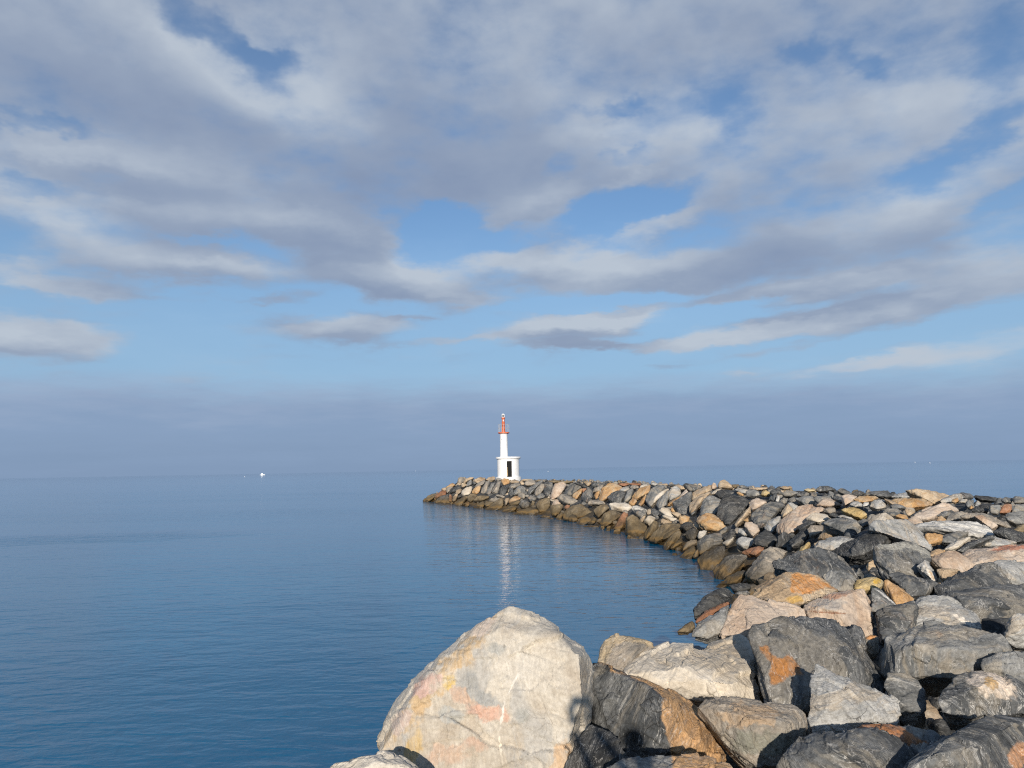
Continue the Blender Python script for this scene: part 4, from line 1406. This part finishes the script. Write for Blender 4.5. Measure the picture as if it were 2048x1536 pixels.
# clouds by the place they hold in the sky: centre x, y, half width, half height, turn (degrees, anticlockwise), weight
CLOUDS = [
    (430, 60, 190, 38, -34, -.5), (545, 112, 70, 22, -10, -.4), (90, 258, 130, 16, 0, -.4), (60, 378, 75, 13, 0, -.4), (875, 452, 85, 40, 15, -1.1),
    (960, 478, 110, 18, 12, -.45),
    (1260, 408, 150, 36, 8, -1.0), (1430, 150, 90, 60, -30, -.22), (1190, 470, 110, 14, 12, -.25), (1980, 440, 120, 14, 15, -.2), (1610, 110, 50, 26, 0, -.3), (1725, 118, 44, 20, -30, -.3), (1740, 60, 420, 100, 5, -.24),
    (2010, 120, 80, 70, 40, -.45), (1975, 262, 90, 24, 15, -.5), (1850, 335, 60, 36, 30, -.4), (1225, 212, 80, 18, 0, -.4), (2020, 390, 80, 18, 15, -.45),
    (1470, 235, 40, 60, 30, -.35), (230, 372, 60, 14, 0, -.3), (1130, 330, 40, 22, 20, -.3), (410, 488, 70, 8, 0, -.3), (1260, 310, 60, 14, 8, -.35),
    (240, 340, 240, 50, -3, .45), (160, 440, 230, 58, -5, .62), (480, 450, 200, 44, 0, .6), (690, 450, 120, 45, -20, .45), (1060, 425, 100, 42, 15, .55), (1000, 350, 180, 50, 0, .3),
    (365, 535, 215, 36, -2, .95), (160, 572, 110, 17, -3, .6), (565, 598, 75, 13, 10, .5), (400, 600, 170, 9, 0, .28), (45, 672, 165, 40, -3, 1.1), (35, 545, 80, 22, 0, .6),
    (700, 655, 125, 36, 0, 1.05), (810, 632, 60, 8, 3, .5), (790, 565, 190, 42, -9, .95), (930, 590, 90, 14, -5, .5), (690, 500, 150, 60, -18, .7),
    (1190, 545, 260, 40, -3, .9), (1080, 505, 160, 20, 8, .5), (1160, 648, 160, 30, 4, 1.35), (1230, 690, 220, 11, -2, .75), (930, 680, 150, 9, 2, .55),
    (1490, 662, 190, 22, 5, .7), (1720, 628, 280, 20, 5, .7), (1190, 605, 240, 12, 0, -.5), (1420, 622, 130, 12, 5, -.45), (1780, 668, 260, 13, 5, -.45), (1560, 600, 120, 9, 5, -.35), (1600, 580, 200, 22, 4, .95), (1850, 575, 280, 55, 3, .8), (1650, 490, 420, 72, 6, .8), (1300, 470, 120, 30, 18, .5),
    (1930, 700, 230, 28, 4, .6), (1700, 728, 150, 11, 3, .5), (1560, 695, 110, 10, 8, .4), (1330, 731, 60, 6, 0, .35), (1460, 745, 40, 5, 0, .3),
]
ST = max(ray(1024, 768)[1], 1e-3)
PXR = 1 / F                                             # radians a photo pixel spans, about


def blob(V, cx, cy, rx, ry, rot, a, outer=1.45, inner=.25):
    ca, ce = azel(cx, cy)
    mp = T.n('ShaderNodeMapping', {'Vector': V, 'Location': (ca, ce, 0), 'Rotation': (0, 0, math.radians(rot)), 'Scale': (rx * PXR, ry * PXR, 1e7)}, vector_type='TEXTURE').outputs[0]
    ln = T.vmath('LENGTH', mp).outputs['Value']
    return T.vmath('ADD', V, T.n('ShaderNodeCombineXYZ', {0: 0.0, 1: 0.0, 2: T.maprange(ln, outer, inner, 0.0, a)}).outputs[0]).outputs[0]


lw_ = T.math('LOGARITHM', T.math('MAXIMUM', T.math('ADD', EL, .19), .02), 2.718281828)
Q = T.n('ShaderNodeCombineXYZ', {0: AZ, 1: lw_, 2: 0.0}).outputs[0]
w1 = T.vmath('SUBTRACT', T.noise(Q, 3.2, 2, .55, out=1), (.5, .5, .5)).outputs[0]
w2 = T.vmath('SUBTRACT', T.noise(Q, 13.0, 4, .62, out=1), (.5, .5, .5)).outputs[0]
el_s = T.math('ADD', T.math('MULTIPLY', T.math('MAXIMUM', EL, 0.0), .5), .05)
k1 = T.n('ShaderNodeCombineXYZ', {0: .045, 1: T.math('MULTIPLY', el_s, .14), 2: 0.0}).outputs[0]
k2 = T.n('ShaderNodeCombineXYZ', {0: .075, 1: T.math('MULTIPLY', el_s, .27), 2: 0.0}).outputs[0]
WARP = T.vmath('ADD', T.vmath('MULTIPLY', w1, k1).outputs[0], T.vmath('MULTIPLY', w2, k2).outputs[0]).outputs[0]
# the deck ends overhead and behind, where the sun shines through a clear sky
OPEN = T.math('MULTIPLY', T.maprange(EL, .85, .60), T.maprange(T.math('ABSOLUTE', AZ), 1.5, .9))
E1, E2 = azel(1024, 525)[1], azel(1024, 370)[1]


def density(dv):
    """cloud weight at the direction, looked up dv radians higher up"""
    el = T.math('ADD', EL, dv) if dv else EL
    V = T.vmath('ADD', T.n('ShaderNodeCombineXYZ', {0: AZ, 1: el, 2: 0.0}).outputs[0], WARP).outputs[0]
    sp = T.n('ShaderNodeSeparateXYZ', {0: V})
    base = T.math('MULTIPLY', T.maprange(sp.outputs[1], E1, E2, 0.0, .70), OPEN)
    V = T.n('ShaderNodeCombineXYZ', {0: sp.outputs[0], 1: sp.outputs[1], 2: base}).outputs[0]     # z carries the running sum
    for (cx, cy, rx, ry, rot, a) in CLOUDS:
        V = blob(V, cx, cy, rx, ry, rot + 1.06, a)
    acc = T.n('ShaderNodeSeparateXYZ', {0: V}).outputs[2]
    l2 = T.math('LOGARITHM', T.math('MAXIMUM', T.math('ADD', el, .19), .02), 2.718281828)
    Q2 = T.n('ShaderNodeCombineXYZ', {0: AZ, 1: l2, 2: 0.0}).outputs[0]
    Q3 = T.n('ShaderNodeMapping', {'Vector': Q2, 'Rotation': (0, 0, -.10), 'Scale': (1, 1.15, 1)}).outputs[0]
    acc = T.math('ADD', acc, T.math('MULTIPLY', T.math('SUBTRACT', T.noise(Q3, 5.5, 3, .6), .5), 1.3))
    acc = T.math('ADD', acc, T.math('MULTIPLY', T.math('SUBTRACT', T.noise(Q3, 13.0, 5, .57), .5), 1.05))
    return T.math('MINIMUM', acc, 1.35)


D0 = density(0)
D1 = density(.026)
cover = T.math('MULTIPLY', T.maprange(D0, -.02, .88), T.maprange(T.math('ABSOLUTE', AZ), 2.0, 1.2))
lit = T.math('MAXIMUM', T.math('SUBTRACT', D0, D1), -.45)
big = T.noise(Q, 2.2, 5, .6)
shade = T.math('ADD', T.math('MULTIPLY', lit, .44), T.math('MULTIPLY', T.math('SUBTRACT', big, .5), 1.5))
thick = T.maprange(D0, .4, 1.2, .12, -.16)
shade = T.math('ADD', T.math('ADD', shade, thick), .5)
# large light and dark reaches of the cloud deck
V = T.n('ShaderNodeCombineXYZ', {0: AZ, 1: EL, 2: shade}).outputs[0]
for (cx, cy, rx, ry, rot, a) in [(500, 160, 290, 62, -20, .55), (660, 140, 120, 60, 0, .25), (1400, 245, 60, 60, 0, .15), (1300, 245, 190, 60, 5, .3), (1750, 230, 220, 80, 0, .22), (1800, 400, 160, 60, 15, .34), (270, 310, 230, 40, 0, .28),
                                 (120, 430, 150, 40, -20, .34), (480, 432, 160, 24, 0, .3), (1060, 410, 90, 50, 0, .3), (600, 310, 330, 70, -8, -.3), (950, 300, 250, 90, 0, -.12),
                                 (120, 190, 170, 70, 0, -.2), (1600, 530, 350, 45, 5, -.12), (1000, 60, 200, 100, 0, .12), (1480, 520, 120, 40, 0, -.1),
                                 (365, 515, 170, 26, 0, .25), (790, 545, 150, 28, -8, .28), (1190, 525, 220, 26, 0, .28), (1180, 628, 140, 16, 4, .3), (700, 636, 110, 18, 0, .22), (1600, 562, 160, 14, 4, .25)]:
    V = blob(V, cx, cy, rx, ry, rot, a, 1.6, 0.0)
shade = T.n('ShaderNodeSeparateXYZ', {0: V}).outputs[2]
cloud = T.ramp(shade, [(.0, (.24, .305, .44)), (.42, (.305, .37, .49)), (1.0, (.50, .56, .64))])
clear = T.mix(1.0, sky.outputs[0], (.080, .101, .124, 1), 'MULTIPLY')
clear = T.mix(T.maprange(EL, .34, .10, 0, .75), clear, (.28, .46, .68, 1))
c = T.mix(T.math('ADD', T.math('MULTIPLY', cover, .84), .10), clear, cloud)
# bank of mist over the horizon
e0, eb = azel(1024, 815)[1], azel(1024, 742)[1]
lw = T.math('ADD', EL, T.math('MULTIPLY', T.math('SUBTRACT', T.noise(T.n('ShaderNodeMapping', {'Vector': Q, 'Scale': (1, 1.6, 1)}).outputs[0], 5.0, 7, .66), .5), .055))
lw = T.math('ADD', lw, T.math('MULTIPLY', AZ, .012))
bank = T.maprange(lw, eb, e0)
bankc = T.ramp(T.math('ADD', T.math('MULTIPLY', EL, 4.6), T.math('MULTIPLY', T.math('SUBTRACT', T.noise(T.n('ShaderNodeMapping', {'Vector': Q, 'Scale': (1, 1.5, 1)}).outputs[0], 5.0, 7, .62), .5), .62)),
               [(0.0, (.222, .315, .475)), (.28, (.247, .345, .515)), (.58, (.345, .425, .58))])
c = T.mix(T.math('MULTIPLY', bank, .93), c, bankc)
bg = T.n('ShaderNodeBackground', {'Color': c, 'Strength': 1.0})
ow = T.n('ShaderNodeOutputWorld')
w.node_tree.links.new(bg.outputs[0], ow.inputs[0])

scene.cycles.use_denoising = False
scene.cycles.filter_width = 1.15
scene.cycles.sample_clamp_indirect = 6
scene.view_settings.view_transform = 'Standard'
scene.view_settings.look = 'None'
scene.view_settings.exposure = 0
scene.view_settings.gamma = 1
